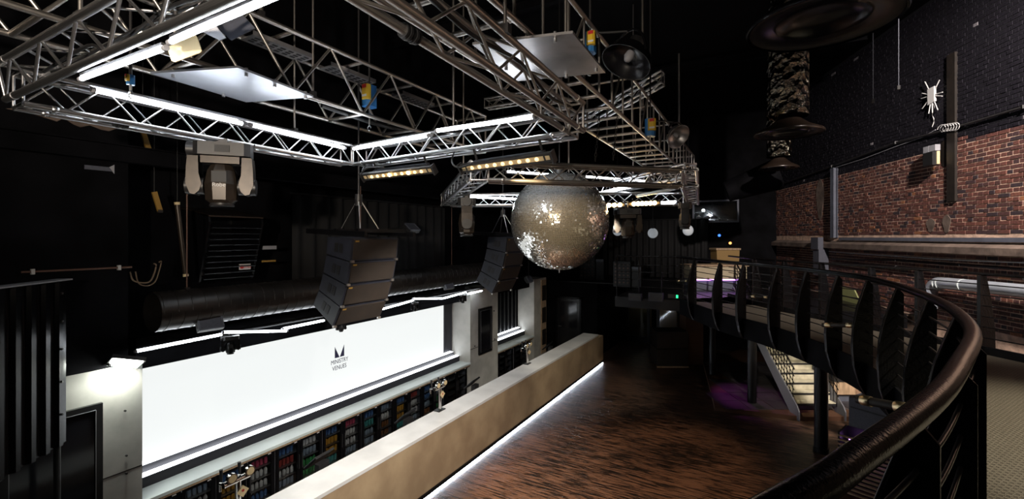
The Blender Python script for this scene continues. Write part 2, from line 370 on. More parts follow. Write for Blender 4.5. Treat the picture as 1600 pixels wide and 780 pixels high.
# far end: black block with a door, recess behind, far wall
struct('wall_far', MB().bb(-7.9, 1.2, 19.5, 19.7, 0, CEIL), 'black_wall')
struct('wall_far_block', MB().bb(-7.9, -5.4, 16.0, 19.5, 0, 2.72), 'black_wall')
struct('wall_back', MB().bb(-7.9, 12.5, -4.2, -4, 0, CEIL), 'black_wall')
d1 = struct('door_1', MB().bb(-6.95, -6.05, 15.94, 16.0, 0, 2.1), 'black_door')
MB().bb(-7.02, -6.95, 15.9, 16.0, 0, 2.17).bb(-6.05, -5.98, 15.9, 16.0, 0, 2.17).bb(-7.02, -5.98, 15.9, 16.0, 2.1, 2.17).build('door_frame', 'black_gloss', d1)
MB().bb(-6.85, -6.15, 15.925, 15.94, 1.0, 2.0).build('door_panel', 'tv_glass', d1)
MB().cyl((-6.88, 15.9, 1.05), (-6.76, 15.9, 1.05), 0.012).build('door_handle', 'alu_dull', d1)
# glazed doors of the recess
for k, (xa, xb) in enumerate(((978, 1016), (1026, 1072))):
    a = at(xa, 500, Y=19.3); b = at(xb, 500, Y=19.3)
    d = struct('door_%d' % (k + 2), MB().bb(a.x, a.x + 0.12, 19.25, 19.33, 0, 2.2).bb(b.x - 0.12, b.x, 19.25, 19.33, 0, 2.2).bb(a.x + 0.12, b.x - 0.12, 19.25, 19.33, 0, 0.25).bb(a.x + 0.12, b.x - 0.12, 19.25, 19.33, 2.08, 2.2), 'black_gloss')
    MB().bb(a.x + 0.12, b.x - 0.12, 19.28, 19.30, 0.25, 2.08).build('pane', 'glass_dark', d)
    MB().bb(a.x - 0.02, b.x + 0.02, 19.42, 19.5, 0.1, 2.2).build('lobby_lining', 'beige_panel' if k == 0 else 'wood_pale', d)
    if k == 0:
        for j in range(9):
            MB().cyl((a.x + 0.2 + j * 0.075, 19.40, 1.62), (a.x + 0.2 + j * 0.075, 19.38, 1.62), 0.014, 8).build('lobby_bulb', 'led_white', d)
# far balcony slab and the walkway slab
struct('balcony_far', MB().bb(-3.7, 2.6, 12.5, 19.5, MZ - 0.28, MZ).bb(-7.9, -3.7, 16.0, 19.5, MZ - 0.03, MZ), 'black_gloss')
INNER = [(4.40, 12.1), (4.46, 9.75), (4.70, 8.4), (4.73, 7.3), (4.66, 6.5), (4.50, 5.75), (4.12, 4.86), (3.71, 4.11), (3.30, 3.45), (2.83, 2.84), (2.40, 2.37), (1.85, 1.877), (1.467, 1.55), (1.12, 1.288), (0.83, 1.084), (0.60, 0.927), (0.2, 0.70), (-0.5, 0.42), (-1.5, 0.15)]
ic = [V((r, f, 0)) for r, f in INNER]; IC = spline(ic, 4)
OUTER = [(6.0, 12.6), (5.95, 10.5), (6.5, 7.7), (6.72, 6.2), (6.9, 4.5), (7.1, -3)]
OC = spline([V((r, f, 0)) for r, f in OUTER], 5)
poly = [rf(p.x, p.y, MZ - 0.22) for p in IC] + [rf(-1.5, -3, MZ - 0.22)] + [rf(p.x, p.y, MZ - 0.22) for p in reversed(OC)]
struct('floor_walkway', MB().prism(poly, (0, 0, 0.22)), 'tread_plate')
def ribbon(curve, z0, z1, off, th):
    m = MB(); n = len(curve); ps = []
    for i, p in enumerate(curve):
        a = curve[max(0, i - 1)]; b = curve[min(n - 1, i + 1)]; t = (b - a).normalized(); nn = V((t.y, -t.x, 0))
        q = p + nn * off; q2 = p + nn * (off + th)
        ps += [rf(q.x, q.y, z0), rf(q.x, q.y, z1), rf(q2.x, q2.y, z1), rf(q2.x, q2.y, z0)]
    fs = []
    for i in range(n - 1):
        for k in range(4): fs.append((i * 4 + k, i * 4 + (k + 1) % 4, i * 4 + 4 + (k + 1) % 4, i * 4 + 4 + k))
    m.add(ps, fs); return m
struct('trim_4', ribbon(IC, 2.40, 2.80, 0.0, 0.03), 'black_wall')
struct('trim_5', ribbon(OC, 2.45, 2.86, 0.0, 0.03), 'black_gloss')
# raised tiled platform below the walkway
pl = [at(x, y, z=0.1) for (x, y) in ((1098, 563), (1117, 636), (1260, 652), (1420, 650), (1420, 590), (1160, 545))]
pf = struct('floor_platform', MB().prism([p - V((0, 0, 0.1)) for p in pl], (0, 0, 0.1)), 'wood_strip')
for i in range(9):
    for j in range(7):
        p = rf(5.35 + i * 0.62, 11.35 + j * 0.62, 0.1); q = rf(5.35 + i * 0.62 + 0.3, 11.35 + j * 0.62 + 0.3, 0.1)
        D = (q - V((0, 0, CAMZ))); x = 800 + FP * D.dot(RT) / D.dot(FW); y = 371 - FP * D.z / D.dot(FW)
        if x > 1098 + (y - 563) * 0.26 + 14 and y > 560:
            M = Matrix.Rotation(TH, 3, 'Z'); MB().box(q + V((0, 0, 0.005)), (0.6, 0.6, 0.01), M).build('tile', 'tile_dark', pf)
# ---- brick wall on the right, running inwards to the far end
W0 = 6.85; WS = 0.175
wd = (RT * WS + FW).normalized(); wn = (FW * WS - RT).normalized()       # along, and into the room
wo = rf(W0, 0, 0)
def wall_pt(s, z, out=0.0): return wo + wd * s + wn * out + V((0, 0, z))
def wall_px(x, y, out=0.0): return at(x, y, plane=(wall_pt(0, 0, out), wn))
PAINT = 6.18
wr = struct('wall_right', MB().prism([wall_pt(-4, 0), wall_pt(20.5, 0), wall_pt(20.5, PAINT), wall_pt(-4, PAINT)], -wn * 0.25), 'mortar')
MB().prism([wall_pt(-4, PAINT), wall_pt(20.5, PAINT), wall_pt(20.5, CEIL), wall_pt(-4, CEIL)], -wn * 0.25).build('painted_upper', 'black_mortar', wr)
def brick_cols():
    r = random.random()
    if r < 0.12: return (0.035, 0.022, 0.028)
    if r < 0.45: return (0.085, 0.034, 0.030)
    if r < 0.85: return (0.125, 0.046, 0.036)
    if r < 0.96: return (0.17, 0.065, 0.045)
    return (0.27, 0.11, 0.05)
bricks = []
def proj(p):
    D = p - V((0, 0, CAMZ)); f = D.dot(FW); return 800 + FP * D.dot(RT) / f, 371 - FP * D.z / f, f
row = 0; z = 2.80
while z < CEIL - 0.08:
    head = row % 2; L = 0.1025 if head else 0.215; s = 2.6 + (0.05 if head else 0.0)
    while s < 18.2:
        x, y, f = proj(wall_pt(s, z))
        if x < 1640 and y > -12 and not (4.05 < z < 4.42):
            bricks.append((s, z, L, head, f, x, y))
        s += L + 0.0105
    row += 1; z += 0.0755
near = sorted([b for b in bricks if b[1] < PAINT - 0.07 and 1478 < b[5] < 1596 and 190 < b[6] < 366 and not 1479 < b[5] < 1500], key=lambda b: b[4] * (1.0 if not b[3] else 1.25))[:300]
nset = set(map(id, near))
protos = {}
bl = {0: 0.215, 1: 0.1025}
def brick_mesh(L, col):
    m = MB(); a = 0.004; h = 0.065; dd = 0.007
    ps = [(0, 0, -0.01), (L, 0, -0.01), (L, h, -0.01), (0, h, -0.01), (a, a, dd), (L - a, a, dd), (L - a, h - a, dd), (a, h - a, dd)]
    m.add(ps, [(4, 5, 6, 7), (0, 1, 5, 4), (1, 2, 6, 5), (2, 3, 7, 6), (3, 0, 4, 7)]); return m
def set_bc(me, cols):
    at_ = me.attributes.new('bc', 'FLOAT_COLOR', 'FACE')
    flat = []
    for c in cols: flat += [c[0], c[1], c[2], 1.0]
    at_.data.foreach_set('color', flat)
PAL = [(0.035, 0.022, 0.028), (0.075, 0.032, 0.030), (0.095, 0.036, 0.030), (0.125, 0.046, 0.036), (0.14, 0.05, 0.038), (0.17, 0.065, 0.045), (0.055, 0.027, 0.030)]
for hd in (0, 1):
    for ci, c in enumerate(PAL):
        me = bpy.data.meshes.new('brick'); mb = brick_mesh(bl[hd], c)
        me.from_pydata(mb.v, [], mb.f); me.materials.append(MATS['brick']); set_bc(me, [c] * 5); protos[(hd, ci)] = me
WB = WM[wr].inverted()
for b in near:
    o = bpy.data.objects.new('brick', protos[(b[3], random.choice((0, 1, 2, 2, 3, 3, 3, 4, 5, 6)))]); COL.objects.link(o); o.parent = wr
    o.matrix_basis = WB @ axes(wd, UP, -wd.cross(UP) if (-wd.cross(UP)).dot(wn) > 0 else wd.cross(UP), wall_pt(b[0], b[1], random.uniform(-0.003, 0.004)))
def brick_stuff(name, lst, m, colf):
    vs = []; fs = []; cols = []
    for b in lst:
        mb = brick_mesh(b[2], None); j = random.uniform(-0.004, 0.005); n = len(vs)
        for p in mb.v: vs.append(wall_pt(b[0] + p.x, b[1] + p.y, p.z + j))
        fs += [[i + n for i in f] for f in mb.f]; cols += [colf()] * 5
    me = bpy.data.meshes.new(name); inv = WM[wr].inverted(); me.from_pydata([inv @ p for p in vs], [], fs); me.materials.append(MATS[m]); set_bc(me, cols)
    o = bpy.data.objects.new(name, me); COL.objects.link(o); o.parent = wr; o['kind'] = 'stuff'; return o
def edge(b): return PAINT - 0.10 + 0.03 * math.sin(b[0] * 3.1) + (0.10 if 7 < b[0] < 8.6 else 0)
brick_stuff('bricks_red', [b for b in bricks if id(b) not in nset and b[1] <= edge(b)], 'brick', brick_cols)
def blackc():
    return (0.20, 0.19, 0.21) if random.random() < 0.0035 else (0.010, 0.009, 0.014)
brick_stuff('bricks_painted', [b for b in bricks if id(b) not in nset and b[1] > edge(b)], 'brick_black', blackc)
# stone string course, steel beam, pipes on the wall
struct('trim_6', MB().prism([wall_pt(-2, 4.30, 0), wall_pt(-2, 4.10, 0), wall_pt(-2, 4.10, 0.16), wall_pt(-2, 4.22, 0.16)], wd * 20), 'stone')
struct('trim_7', MB().prism([wall_pt(-2, 4.32, 0), wall_pt(-2, 4.32, 0.06), wall_pt(-2, 4.395, 0.06), wall_pt(-2, 4.395, 0)], wd * 14.7), 'steel_blue')
c0 = wall_px(1304, 315, 0.05)
sc_ = thing('steel_column', 'slim blue grey steel column standing against the brick wall', 'column', (c0.x, c0.y, 4.39))
s0 = (c0 - wo).dot(wd)
for o0, o1, a in ((0.0, 0.02, 0.09), (0.02, 0.10, 0.012), (0.10, 0.12, 0.09)):
    MB().prism([wall_pt(s0 - a, 4.39, o0), wall_pt(s0 + a, 4.39, o0), wall_pt(s0 + a, 4.39, o1), wall_pt(s0 - a, 4.39, o1)], (0, 0, 1.95)).build('web' if a < 0.05 else 'flange', 'steel_blue', sc_)
c1 = wall_px(1287, 392, 0.05); s1 = (c1 - wo).dot(wd)
cb = thing('steel_bracket', 'grey stepped bracket box under the steel column', 'bracket', (c1.x, c1.y, 3.3))
MB().prism([wall_pt(s1 - 0.22, 4.05, 0.16), wall_pt(s1 + 0.22, 4.05, 0.16), wall_pt(s1 + 0.22, 4.05, 0.30), wall_pt(s1 - 0.22, 4.05, 0.30)], (0, 0, 0.35)).build('head_plate', 'grey_box', cb)
MB().prism([wall_pt(s1 - 0.22, 3.3, 0.02), wall_pt(s1 + 0.12, 3.3, 0.02), wall_pt(s1 + 0.12, 3.3, 0.28), wall_pt(s1 - 0.22, 3.3, 0.28)], (0, 0, 0.75)).build('stem', 'grey_box', cb)
c2 = wall_px(1490, 200, 0.0); s2 = (c2 - wo).dot(wd)
struct('trim_8', MB().prism([wall_pt(s2 - 0.10, 5.08, 0.0), wall_pt(s2 + 0.10, 5.08, 0.0), wall_pt(s2 + 0.10, 5.08, 0.05), wall_pt(s2 - 0.10, 5.08, 0.05)], (0, 0, 2.8)), 'rust')
c3 = wall_px(1195, 420, 0.0); s3 = (c3 - wo).dot(wd)
struct('wall_right_pier', MB().prism([wall_pt(s3 - 0.7, 0, 0), wall_pt(s3 + 1.5, 0, 0), wall_pt(s3 + 1.5, 0, 0.9), wall_pt(s3 - 0.7, 0, 0.5)], (0, 0, CEIL)), 'black_wall')
def pipe(name, label, cat, pts, r, m, clips=None, cm='black_matt', n=8):
    p0 = V(pts[0]); t = thing(name, label, cat, p0)
    MB().tube(pts, r, n).build('tube', m, t)
    for c in (clips or []): MB().box(V(c), (r * 2.6, r * 2.6, r * 2.6)).build('clip', cm, t)
    return t
cp = [wall_px(x, y, 0.03) for (x, y) in ((1295, 393), (1330, 396), (1400, 400.5), (1465, 405), (1530, 408), (1600, 410.5), (1660, 413))]
pipe('clipped_cable', 'pale sagging cable clipped along the stone ledge', 'cable', cp, 0.012, 'white_paint', cp[1:6], 'white_paint')
cp = [wall_px(x, y, 0.05) for (x, y) in ((1300, 405), (1400, 407), (1500, 414), (1600, 421), (1660, 424))]
pipe('black_pipe', 'upper thin black pipe running below the stone ledge', 'pipe', cp, 0.018, 'black_gloss', cp[1:4])
cp = [wall_px(x, y, 0.05) for (x, y) in ((1300, 411), (1400, 417), (1500, 426), (1600, 434), (1660, 438))]
pipe('black_pipe', 'lower thin black pipe running below the stone ledge', 'pipe', cp, 0.022, 'black_gloss', cp[1:4])
cp = [wall_px(x, y, 0.05) for (x, y) in ((1210, 292), (1300, 260), (1400, 223), (1480, 203), (1600, 167), (1660, 150))]
pipe('dark_conduit', 'dark conduit climbing across the black painted brick', 'conduit', cp, 0.022, 'dark_plastic', cp[1:5])
cp = [wall_px(x, y, 0.03) for (x, y) in ((1305, 262), (1350, 248), (1400, 229), (1440, 215), (1462, 203))]
pipe('clipped_cable', 'thin cable with a green stretch below the dark conduit', 'cable', cp, 0.008, 'grey_pale', None)
cpz = [wall_px(1458, 150 + i * 6, 0.03) + wd * (0.03 * math.sin(i * 1.7)) for i in range(9)]
pipe('antenna_cable', 'white lead dropping from the antenna to the conduit', 'cable', cpz, 0.006, 'white_paint')
coil = []
for i in range(60):
    a = i * 0.62; b = wall_px(1470 + i * 0.42, 201 - i * 0.06, 0.07); coil.append(b + wd * (0.09 * math.cos(a)) + V((0, 0, 0.07 * math.sin(a))))
pipe('cable_coil', 'white cable coiled around the dark column stain', 'cable', coil, 0.006, 'white_paint', n=5)
# silver duct under the ledge
sp = [wall_px(1455, 482, 0.2), wall_px(1455, 455, 0.2), wall_px(1462, 444, 0.2), wall_px(1480, 443, 0.2), wall_px(1600, 455, 0.2), wall_px(1680, 463, 0.2)]
sd = thing('silver_duct', 'fat silver pipe with an elbow below the stone ledge', 'pipe', sp[0])
MB().tube(spline(sp, 4), 0.105, 16).build('tube', 'silver_pipe', sd)
for x, y in ((1466, 444), (1471, 443.5), (1506, 446)):
    a = wall_px(x, y, 0.2); MB().cyl(a - wd * 0.012, a + wd * 0.012, 0.114, 20).build('collar', 'counter_top', sd)
# white antenna and twin emergency light
ac = wall_px(1458, 149, 0.05); an = thing('antenna', 'white square antenna with radiating rods on the black brick', 'antenna', ac)
MB().prism([wall_pt(0, 0) * 0 + ac + wd * x + V((0, 0, z)) for x, z in ((-0.09, -0.14), (0.09, -0.17), (0.10, 0.15), (-0.08, 0.16))], wn * 0.04).build('housing', 'white_paint', an)
for a0, l in ((25, 0.17), (5, 0.17), (60, 0.26), (130, 0.18), (185, 0.15), (200, 0.16), (245, 0.24), (268, 0.22), (285, 0.22), (325, 0.20)):
    a = math.radians(a0); u = wd * -math.cos(a) * -1 + V((0, 0, math.sin(a))); rod('rod', ac + u * 0.1 + wn * 0.02, ac + u * (0.13 + l) + wn * 0.02, 0.009, 'white_paint', an)
ec = wall_px(1460, 246, 0.1); em = thing('emergency_light', 'black emergency light box with two pale square lamps', 'light', ec)
MB().prism([ec + wd * x + V((0, 0, z)) for x, z in ((-0.13, -0.16), (0.13, -0.16), (0.13, 0.10), (-0.13, 0.10))], wn * 0.12 + wd * 0).build('box', 'black_matt', em)
MB().prism([ec + wd * x + V((0, 0, z)) for x, z in ((-0.145, -0.15), (-0.13, -0.15), (-0.13, 0.10), (-0.145, 0.10))], wn * 0.05).build('side_plate', 'gold_plate', em)
for x in (-0.08, 0.09):
    MB().prism([ec + wd * (x + a) + V((0, 0, z)) for a, z in ((-0.075, 0.11), (0.075, 0.11), (0.075, 0.23), (-0.075, 0.23))], wn * 0.09).build('lamp', 'grey_pale', em)
# plaster patches on the brick
for (x, y, w_, h_) in ((1282, 312, 0.28, 0.62), (1477, 240, 0.16, 0.26), (1480, 350, 0.12, 0.18), (1455, 352, 0.14, 0.14)):
    p = wall_px(x, y, 0.0)
    ps = [p + wd * (w_ * math.cos(a) * (0.8 + 0.2 * math.sin(3 * a))) + V((0, 0, h_ * math.sin(a))) for a in [i * PI / 6 for i in range(12)]]
    MB().prism(ps, wn * 0.016).build('render_patch', 'stone' if x != 1477 else 'rust', wr)
# steel beams under the ceiling
for (x0, y0, x1, y1, z) in ((-7.05, -3, -7.05, 19, 5.35), (-7.9, 3.0, 3, 3.0, 8.9), (-7.9, 8.0, 3, 8.0, 8.9), (-7.9, 13.0, 2, 13.0, 8.9)):
    m = MB(); p = V((x0, y0, z)); q = V((x1, y1, z)); m.bar(p, q, 0.14, 0.015); m.bar(p + V((0, 0, 0.2)), q + V((0, 0, 0.2)), 0.14, 0.015); m.bar(p + V((0, 0, 0.1)), q + V((0, 0, 0.1)), 0.012, 0.2)
    struct('trim_9', m, 'black_wall')
# control-room window high on the far wall
wa = at(1085, 346, Y=19.45); wb = at(1152, 314, Y=19.45)
win = struct('window_1', MB().bb(wa.x, wb.x, 19.36, 19.5, wa.z - 0.06, wa.z).bb(wa.x, wb.x, 19.36, 19.5, wb.z, wb.z + 0.06).bb(wa.x - 0.06, wa.x, 19.36, 19.5, wa.z - 0.06, wb.z + 0.06).bb(wb.x, wb.x + 0.06, 19.36, 19.5, wa.z - 0.06, wb.z + 0.06), 'steel_blue')
MB().bb(wa.x, wb.x, 19.42, 19.43, wa.z, wb.z).build('pane', 'glass', win)

# ================================================================== bar, back bar, screen
BH = 1.094; BX0 = -5.53; BX1 = -5.0; BY1 = 14.95
bar = thing('bar_counter', 'long concrete bar counter with pale top and tan front beside the dance floor', 'bar counter', (-5.26, 8, 0))
MB().bb(BX0, BX1 + 0.004, 0.2, BY1, BH - 0.05, BH).build('worktop', 'bar_top', bar)
fr = MB().bb(BX1 - 0.08, BX1, 0.2, BY1, 0.11, BH - 0.05).build('front_panel', 'bar_front', bar)
MB().bb(BX0 + 0.02, BX1 - 0.08, BY1 - 0.08, BY1, 0.0, BH - 0.05).build('end_panel', 'bar_front', bar)
MB().bb(BX0 + 0.05, BX1 - 0.08, 0.2, BY1 - 0.08, 0.5, 0.54).build('inner_shelf', 'black_matt', bar)
MB().bb(BX1 - 0.06, BX1 - 0.012, 0.2, BY1 + 0.55, 0.0, 0.11).build('skirting', 'black_gloss', bar)
MB().bb(BX0 + 0.1, BX1 - 0.01, BY1, BY1 + 0.55, 0.11, BH - 0.13).build('end_block', 'bar_front', bar)
MB().bb(BX1 - 0.012, BX1 + 0.003, 0.2, BY1 + 0.5, 0.012, 0.034).build('floor_light_strip', 'led_floor', bar)
MB().bb(BX1 - 0.012, BX1 + 0.008, 0.2, BY1 + 0.5, 0.034, 0.042).build('light_channel', 'black_gloss', bar)
MB().bb(BX0 - 0.42, BX0, 1.0, BY1, 0.80, 0.83).build('rear_shelf', 'black_matt', bar)
for y in (1.2, 4.2, 7.2, 10.2, 13.2): MB().bb(BX0 - 0.40, BX0 - 0.36, y, y + 0.04, 0, 0.80).build('shelf_leg', 'black_matt', bar)
# back counter: two runs between the piers, each with stepped lit ledges behind
for k, (y0, y1) in enumerate(((2.83, 10.37), (11.84, 14.3))):
    where = ('below the white screen', 'in the far recess beyond the middle pier')[k]
    bc = thing('back_counter', 'pale stone back counter ' + where, 'counter', (-7.4, (y0 + y1) / 2, 0.86))
    MB().bb(XS, -7.10, y0 + 0.003, y1 - 0.003, 0.905, 0.95).build('worktop', 'counter_top', bc)
    MB().bb(XS, -7.12, y0 + 0.003, y1 - 0.003, 0.865, 0.905).build('edge_strip', 'wood_pale', bc)
    lg = thing('light_ledge', 'black stepped ledge with a white light strip and a glowing reflection strip ' + where, 'ledge', (-7.6, (y0 + y1) / 2, 0.95))
    MB().bb(XS, -7.61, y0 + 0.01, y1 - 0.09, 0.95, 1.205).build('upper_step', 'ledge_black', lg)
    MB().bb(-7.61, -7.48, y0 + 0.01, y1 - 0.01, 0.95, 1.095).build('lower_step', 'ledge_black', lg)
    MB().bb(-7.605, -7.49, y0 + 0.01, y1 - 0.03, 1.095, 1.108).build('glow_strip', 'led_soft', lg)
    MB().bb(-7.74, -7.63, y0 + 0.01, y1 - 0.10, 1.205, 1.214).build('glow_strip', 'led_soft', lg)  # no lamp: glow stands in for the screen reflected on the upper step
# white video screen
sA = 3.0; sB = 9.98
scr = thing('video_screen', 'huge glowing white screen with a small dark logo above the back bar', 'screen', (XS, 6.5, 1.22))
MB().bb(XS - 0.08, XS + 0.02, 2.86, sB, 1.207, 2.62).build('panel', 'screen_white', scr)
MB().bb(XS - 0.08, XS + 0.05, sB, sB + 0.34, 1.23, 2.66).build('side_frame', 'ledge_black', scr)
MB().bb(XS - 0.08, XS + 0.05, 2.84, sB, 2.62, 2.66).build('top_frame', 'speaker_box', scr)
XL = XS + 0.022
def lp(x, y): return at(x, y, X=XL)
for tri in (((523.1, 542.4), (523.1, 560), (530.4, 558.2)), ((537.6, 538.6), (531.0, 557.8), (537.7, 556))):
    MB().prism([lp(*p) for p in tri], (0.003, 0, 0)).build('logo_mark', 'ink', scr)
for txt, x0, x1, yb in (('MINISTRY', 517.5, 544, 564.5), ('VENUES', 519.5, 541.5, 574.2)):
    a = at(x0, yb, X=XL); b = at(x1, yb, X=XL); size = 0.125
    base = at((x0 + x1) / 2, yb + 1.0, X=XL)
    o = text_mesh('logo_text', txt, size, axes(V((0, 1, 0)), V((0, 0, 1)), V((1, 0, 0)), V((XL, base.y, base.z - 0.02))), 'ink', scr)
    xs = [v.co.x for v in o.data.vertices]; k = abs(b.y - a.y) / (max(xs) - min(xs))
    for v in o.data.vertices: v.co.x *= k
# ribbed black back of the far recess
struct('wall_recess_far', MB().bb(-7.9, XS, 11.84, 14.3, 0, 2.9), 'black_wall')
for i in range(9): struct('trim_10', MB().bb(XS, XS + 0.03, 11.95 + i * 0.26, 12.03 + i * 0.26, 1.22, 2.64), 'black_gloss')

# drinks fridges under the back counter
PALD = {'blue': (0.06, 0.12, 0.24), 'amber': (0.45, 0.22, 0.03), 'pink': (0.42, 0.06, 0.10), 'white': (0.55, 0.52, 0.48), 'teal': (0.06, 0.26, 0.23), 'green': (0.05, 0.26, 0.08), 'brown': (0.16, 0.06, 0.02), 'grey': (0.22, 0.26, 0.30), 'red': (0.30, 0.05, 0.04)}
for k, c in PALD.items(): mat('drink_' + k, c, 0.25)
mat('cap_white', (0.7, 0.68, 0.62), 0.4); mat('cap_gold', (0.6, 0.42, 0.12), 0.3, 0.6); mat('fridge_in', (0.10, 0.10, 0.11), 0.4)
dmesh = {}
for k in PALD:
    for kind in ('bottle', 'can'):
        m = MB()
        if kind == 'bottle':
            m.lathe([(0.0, 0), (0.028, 0), (0.030, 0.01), (0.030, 0.085), (0.012, 0.118), (0.011, 0.142)], (0, 0, 0), 8)
            m.cur = 1; m.lathe([(0.014, 0.140), (0.014, 0.152), (0, 0.152)], (0, 0, 0), 8)
        else:
            m.lathe([(0.0, 0), (0.030, 0), (0.033, 0.01), (0.033, 0.110), (0.027, 0.124)], (0, 0, 0), 8)
            m.cur = 1; m.lathe([(0.027, 0.124), (0.0, 0.122)], (0, 0, 0), 8)
        me = bpy.data.meshes.new('drink_' + kind); me.from_pydata(m.v, [], m.f); me.polygons.foreach_set('use_smooth', m.sm)
        me.materials.append(MATS['drink_' + k]); me.materials.append(MATS['cap_gold' if k in ('amber', 'brown', 'green') else 'cap_white']); me.polygons.foreach_set('material_index', m.mi); dmesh[(k, kind)] = me
ORD = ['first', 'second', 'third', 'fourth', 'fifth', 'sixth', 'seventh', 'eighth']
PLAN = [['blue', 'grey', 'blue', 'grey'], ['grey', 'white', 'grey', 'brown'], ['blue', 'amber', 'amber', 'blue'], ['pink', 'white', 'white', 'blue'],
        ['blue', 'red', 'white', 'grey'], ['white', 'grey', 'green', 'green'], ['blue', 'amber', 'amber', 'teal'], ['pink', 'white', 'white', 'grey'],
        ['blue', 'teal', 'grey', 'grey'], ['grey', 'white', 'brown', 'brown'], ['blue', 'amber', 'amber', 'teal'], ['red', 'white', 'white', 'grey'],
        ['blue', 'blue', 'grey', 'brown'], ['white', 'grey', 'green', 'green']]
FX = -7.15
NTH = ['first', 'second', 'third', 'fourth', 'fifth', 'sixth', 'seventh', 'eighth', 'ninth', 'tenth', 'eleventh', 'twelfth', 'thirteenth', 'fourteenth', 'fifteenth', 'sixteenth']
def fridge(yc, label, door0, fill):
    t = thing('drinks_fridge', label, 'fridge', (-7.42, yc, 0))
    a, b = yc - 0.455, yc + 0.455
    MB().bb(-7.70, FX - 0.03, a, a + 0.02, 0.02, 0.86).bb(-7.70, FX - 0.03, b - 0.02, b, 0.02, 0.86).bb(-7.72, -7.70, a, b, 0.02, 0.86).bb(-7.70, FX - 0.03, a + 0.02, b - 0.02, 0.02, 0.06).bb(-7.70, FX - 0.03, a + 0.02, b - 0.02, 0.84, 0.86).build('cabinet', 'fridge_in', t)
    MB().bb(FX - 0.06, FX - 0.035, a + 0.04, b - 0.04, 0.815, 0.835).build('glow_strip', 'fridge_light', t)
    for z in (0.10, 0.28, 0.46, 0.64): MB().bb(-7.68, FX - 0.05, a + 0.025, b - 0.025, z, z + 0.008).build('shelf', 'alu_dull', t)
    for s in (0, 1):
        c = a + 0.2275 + s * 0.455; m = MB(); h = 0.222
        m.bb(FX - 0.028, FX, c - h, c - h + 0.05, 0.04, 0.85).bb(FX - 0.028, FX, c + h - 0.05, c + h, 0.04, 0.85).bb(FX - 0.028, FX, c - h + 0.05, c + h - 0.05, 0.04, 0.085).bb(FX - 0.028, FX, c - h + 0.05, c + h - 0.05, 0.81, 0.85)
        d = m.build('door', 'black_gloss', t)
        MB().bb(FX - 0.018, FX - 0.012, c - h + 0.05, c + h - 0.05, 0.085, 0.81).build('pane', 'glass', d)
        hs = c + (h - 0.025) * (1 if s == 0 else -1); MB().bb(FX, FX + 0.02, hs - 0.008, hs + 0.008, 0.35, 0.60).build('handle', 'dark_plastic', d)
        MB().bb(FX, FX + 0.003, c + h - 0.11, c + h - 0.06, 0.825, 0.842).build('badge', 'white_paint', d)
        if fill:
            pl_ = PLAN[(door0 + s) % len(PLAN)]
            for si, z in enumerate((0.64, 0.46, 0.28, 0.10)):
                k = pl_[si]; kind = 'can' if (k in ('teal', 'red', 'amber') or (k == 'grey' and si % 2)) else 'bottle'
                for j in range(5):
                    o = bpy.data.objects.new('drink_' + kind, dmesh[(k, kind)]); COL.objects.link(o)
                    o.location = (FX - 0.12 - 0.02 * random.random(), c - 0.144 + j * 0.072, z + 0.008)
                    tag(o, '%s %s %s, %s shelf, %s fridge door from the near pier' % (('leftmost', 'second', 'middle', 'fourth', 'rightmost')[j], k, kind, ('top', 'second', 'third', 'bottom')[si], NTH[door0 + s]), kind, 'drinks in the back bar fridges')
for i in range(8):
    yc = 3.30 + 0.93 * i
    fridge(yc, 'black glass-door drinks fridge, %s along from the near pier' % ORD[i], i * 2, i < 7)
for i, yc in enumerate((12.4, 13.4)):
    fridge(yc, 'black glass-door drinks fridge in the far recess, %s of two' % ('nearer', 'farther')[i], 20, False)

# beer fonts on the rear edge of the bar
def font(y, label):
    t = thing('beer_font', label, 'beer tap', (BX0 + 0.07, y, BH)); x = BX0 + 0.07; z = BH
    MB().box((x, y, z + 0.008), (0.13, 0.2, 0.016)).build('base_plate', 'black_gloss', t)
    MB().cyl((x, y, z + 0.016), (x, y, z + 0.43), 0.034, 16).build('column', 'chrome', t)
    MB().cyl((x, y - 0.17, z + 0.44), (x, y + 0.13, z + 0.44), 0.035, 16).build('crossbar', 'chrome', t)
    for dy in (-0.15, 0.06):
        MB().cyl((x - 0.03, y + dy, z + 0.44), (x - 0.10, y + dy, z + 0.43), 0.018).cyl((x - 0.10, y + dy, z + 0.44), (x - 0.10, y + dy, z + 0.34), 0.014).build('spout', 'chrome', t)
        MB().cyl((x - 0.07, y + dy, z + 0.46), (x - 0.08, y + dy, z + 0.60), 0.012, r2=0.02).build('handle', 'dark_plastic', t)
        b = MB().cyl((x + 0.01, y + dy + 0.06, z + 0.50), (x + 0.05, y + dy + 0.06, z + 0.50), 0.058, 20).build('badge', 'chrome', t)
        MB().cyl((x + 0.05, y + dy + 0.06, z + 0.50), (x + 0.054, y + dy + 0.06, z + 0.50), 0.044, 20).build('badge_face', 'gold_plate', b)
    M = Matrix.Rotation(PI / 4, 3, 'X'); p = MB().box((x + 0.045, y + 0.03, z + 0.30), (0.012, 0.10, 0.10), M).build('diamond_badge', 'gold_plate', t)
    MB().cyl((x + 0.051, y + 0.03, z + 0.31), (x + 0.054, y + 0.03, z + 0.31), 0.016).build('emblem', 'red', p)
for (px, lb) in ((372, 'chrome twin beer font nearest the camera on the bar'), (687, 'chrome twin beer font midway along the bar'), (824, 'chrome twin beer font at the far end of the bar')):
    q = at(px, 700, X=BX0 + 0.07); font(q.y, lb)
